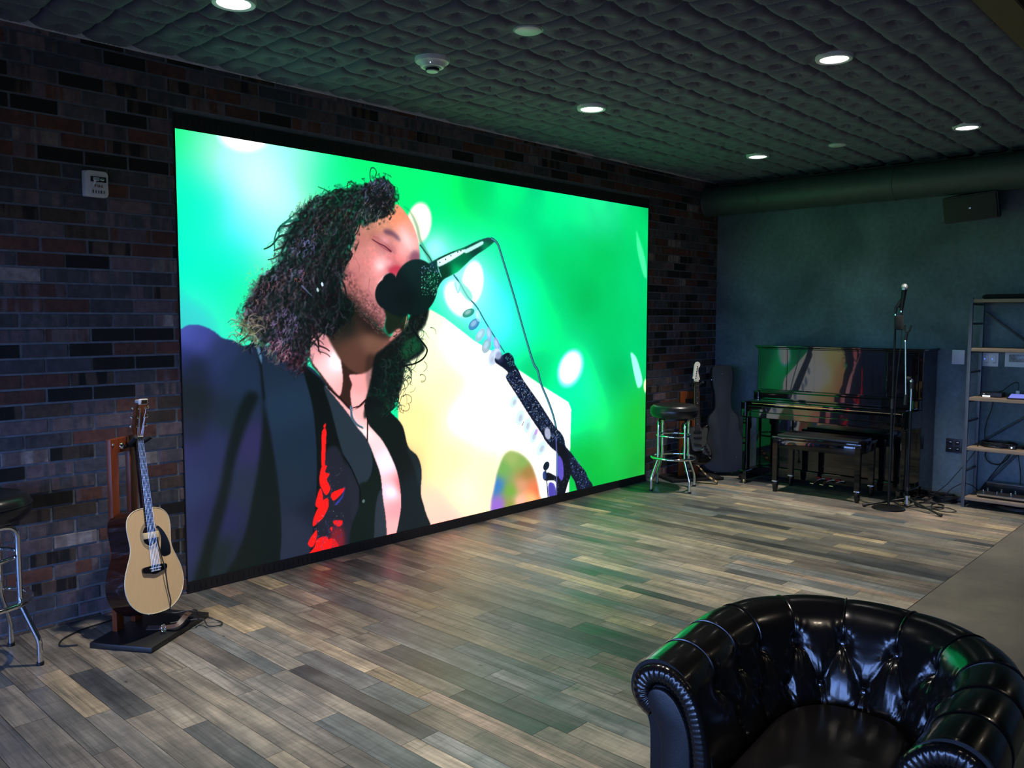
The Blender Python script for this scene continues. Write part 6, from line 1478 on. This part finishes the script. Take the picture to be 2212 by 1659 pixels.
# cables hanging behind the lower boards
for i, (pts, lb) in enumerate([
        ([(7.83, -2.66, .50), (7.85, -2.61, .44), (7.86, -2.60, .39), (7.86, -2.63, .345), (7.86, -2.69, .33), (7.86, -2.74, .36), (7.86, -2.78, .42), (7.85, -2.80, .49)], 'black cable looping below the fourth shelf board'),
        ([(7.86, -2.84, .49), (7.865, -2.845, .40), (7.87, -2.86, .30), (7.87, -2.865, .20), (7.86, -2.86, .12)], 'thin black cable hanging straight behind the pedalboard, left one'),
        ([(7.86, -2.925, .49), (7.87, -2.93, .36), (7.87, -2.925, .24), (7.86, -2.92, .12)], 'thin black cable hanging straight behind the pedalboard, right one'),
        ([(7.86, -2.80, .48), (7.87, -2.74, .38), (7.87, -2.68, .28), (7.87, -2.62, .18), (7.86, -2.60, .12)], 'black cable slanting down to the left behind the pedalboard'),
        ([(7.70, -2.64, .93), (7.84, -2.64, .89), (7.865, -2.63, .80), (7.87, -2.60, .70), (7.87, -2.585, .60), (7.85, -2.60, .505)], 'black cable dropping from the third to the fourth shelf board'),
        ([(7.62, -2.60, .51), (7.59, -2.585, .46), (7.56, -2.53, .36), (7.54, -2.47, .27), (7.53, -2.40, .17), (7.55, -2.30, .07), (7.60, -2.24, .012), (7.70, -2.25, .008)], 'black cable slanting from the shelf down to the floor on its left'),
        ([(7.66, -2.62, .12), (7.62, -2.57, .17), (7.58, -2.52, .19), (7.55, -2.47, .165), (7.54, -2.42, .12), (7.55, -2.38, .05), (7.58, -2.36, .010)], 'short black cable arching over the lowest shelf board edge')]):
    tag(MB().tube(pts, .0036 if i else .005, 8, smooth=6).build('hanging_cable', M['cable']), lb, 'cable')
# pedalboard with switches
t = thing('pedalboard', 'long silver-edged effects pedalboard with two rows of footswitches on the lowest board', 'pedalboard', M4=Matrix.Translation((7.70, -2.99, zs[0] + .012)) @ Matrix.Rotation(math.radians(-15), 4, 'Y'))
MB().box((0, 0, .040), (.24, .74, .030), bev=.004).build('chassis', M['black_plastic'], t)
MB().box((-.122, 0, .048), (.014, .74, .016), bev=.004).build('front_edge', M['steel'], t); MB().box((.105, 0, .060), (.03, .70, .016), bev=.003).build('rear_rail', M['steel'], t)
MB().box((.09, .0, .0), (.03, .70, .062), bev=.002).build('riser', M['black_metal'], t)
for r_, x in enumerate((-.085, -.035)):
    for i in range(7):
        y = .33 - i * .10 - (.02 if r_ else 0.)
        f_ = MB(); f_.cyl((x, y, .055), (x, y, .072), .0065, n=14); f_.lathe([(.001, .0), (.010, 0), (.010, .003), (.001, .004)], Matrix.Translation((x, y, .055)), 16); f_.sphere((x, y, .073), .0078, (1, 1, .5)); f_.build('footswitch', M['chrome'], t)
# tangle below
coil((7.70, -2.90, .0), .20, 6, 'flat pile of black cable on the floor under the shelf', .005, 8, 0, .5, 5)
coil((7.66, -2.36, .0), .085, 6, 'tangled heap of black cable on the floor left of the shelf post', .006, 12, 0, 1.1, 8)
coil((7.36, -2.33, .0), .10, 6, 'loose loops of thin black cable on the floor behind the tripod stand', .0034, 15, 0, 1.2, 3)
coil((7.78, -2.24, .0), .06, 6, 'small heap of black cable against the plaster wall right of the piano', .005, 19, 0, .8, 7)
t = thing('power_strip', 'black power strip lying in the cables left of the shelf post', 'power strip', (7.71, -2.44, .0), math.radians(12)); MB().box((0, 0, .022), (.06, .17, .042), bev=.008).build('housing', M['black_plastic'], t)
for i in range(3): MB().box((0, -.05 + i * .05, .044), (.03, .028, .003), bev=.001).build('socket', M['slot'], t)
# ================================================================= light, world, camera
def area(name, loc, size, power, color, rot=(0, 0, 0), shape='DISK', spread=math.radians(120), size_y=None):
    l = bpy.data.lights.new(name, 'AREA'); l.shape = shape; l.size = size; l.energy = power; l.color = color; l.spread = spread
    if size_y: l.size_y = size_y
    o = bpy.data.objects.new(name, l); COL.objects.link(o); o.location = loc; o.rotation_euler = rot
    return o
for i, (x, y) in enumerate(LAMPS + [(1.95, -2.60)]):
    area('downlight_bulb', (x, y, ZC - .060), .10, DOWN_P, (1, .92, .83), spread=math.radians(DOWN_S))
for x, y in ((1.2, -5.2), (4.6, -5.2), (7.0, -5.2), (-1.6, -5.2), (-1.6, -2.4)):
    area('room_lamp', (x, y, ZC - .02), .12, DOWN_P * ROOM_K, (1, .86, .66), spread=math.radians(140))

w = bpy.data.worlds.new('World'); scene.world = w; w.use_nodes = True
nt = w.node_tree; bg = nt.nodes['Background']
tc = nt.nodes.new('ShaderNodeTexCoord'); sx = nt.nodes.new('ShaderNodeSeparateXYZ'); rp = nt.nodes.new('ShaderNodeValToRGB')
nt.links.new(tc.outputs['Generated'], sx.inputs[0]); nt.links.new(sx.outputs['Z'], rp.inputs['Fac']); nt.links.new(rp.outputs['Color'], bg.inputs['Color'])
e = rp.color_ramp.elements; e[0].position = 0; e[0].color = (.030, .034, .04, 1); e[1].position = .02; e[1].color = (.26, .44, 1.0, 1)
e2 = rp.color_ramp.elements.new(.6); e2.color = (.17, .34, 1.0, 1)
bg.inputs['Strength'].default_value = SKY
for a, b in wins:      # sampling portals in the window openings
    o = area('window_portal', (XF - .13, (a + b) / 2, (WZ0 + WZ1) / 2), b - a, 1, (1, 1, 1), rot=(0, -PI / 2, 0), shape='RECTANGLE', size_y=b - a)
    o.data.size = WZ1 - WZ0; o.data.cycles.is_portal = True

cam = bpy.data.cameras.new('Camera'); co = bpy.data.objects.new('Camera', cam); COL.objects.link(co)
R_ = [[0.6835719272688954, -0.7298813487483299, 0.0016238839880625463], [-0.056255860073469666, -0.05490452084835643, -0.9969055982377703], [0.7277119611888224, 0.6813653281021357, -0.07859129215750761]]
mw = Matrix.Identity(4)
for i in range(3): mw[i][0] = R_[0][i]; mw[i][1] = -R_[1][i]; mw[i][2] = -R_[2][i]
mw.translation = (0, -4.486407, 1.55)
co.matrix_world = mw
cam.sensor_fit = 'HORIZONTAL'; cam.sensor_width = 36; cam.lens = 1816.853 / 2212 * 36; cam.clip_start = .05; cam.clip_end = 100
scene.camera = co
scene.view_settings.view_transform = 'Standard'; scene.view_settings.look = 'None'; scene.view_settings.gamma = 1; scene.view_settings.exposure = EXPO
scene.view_settings.use_curve_mapping = False
try: scene.cycles.use_denoising = True
except Exception: pass
scene.cycles.max_bounces = 8; scene.cycles.sample_clamp_indirect = 6
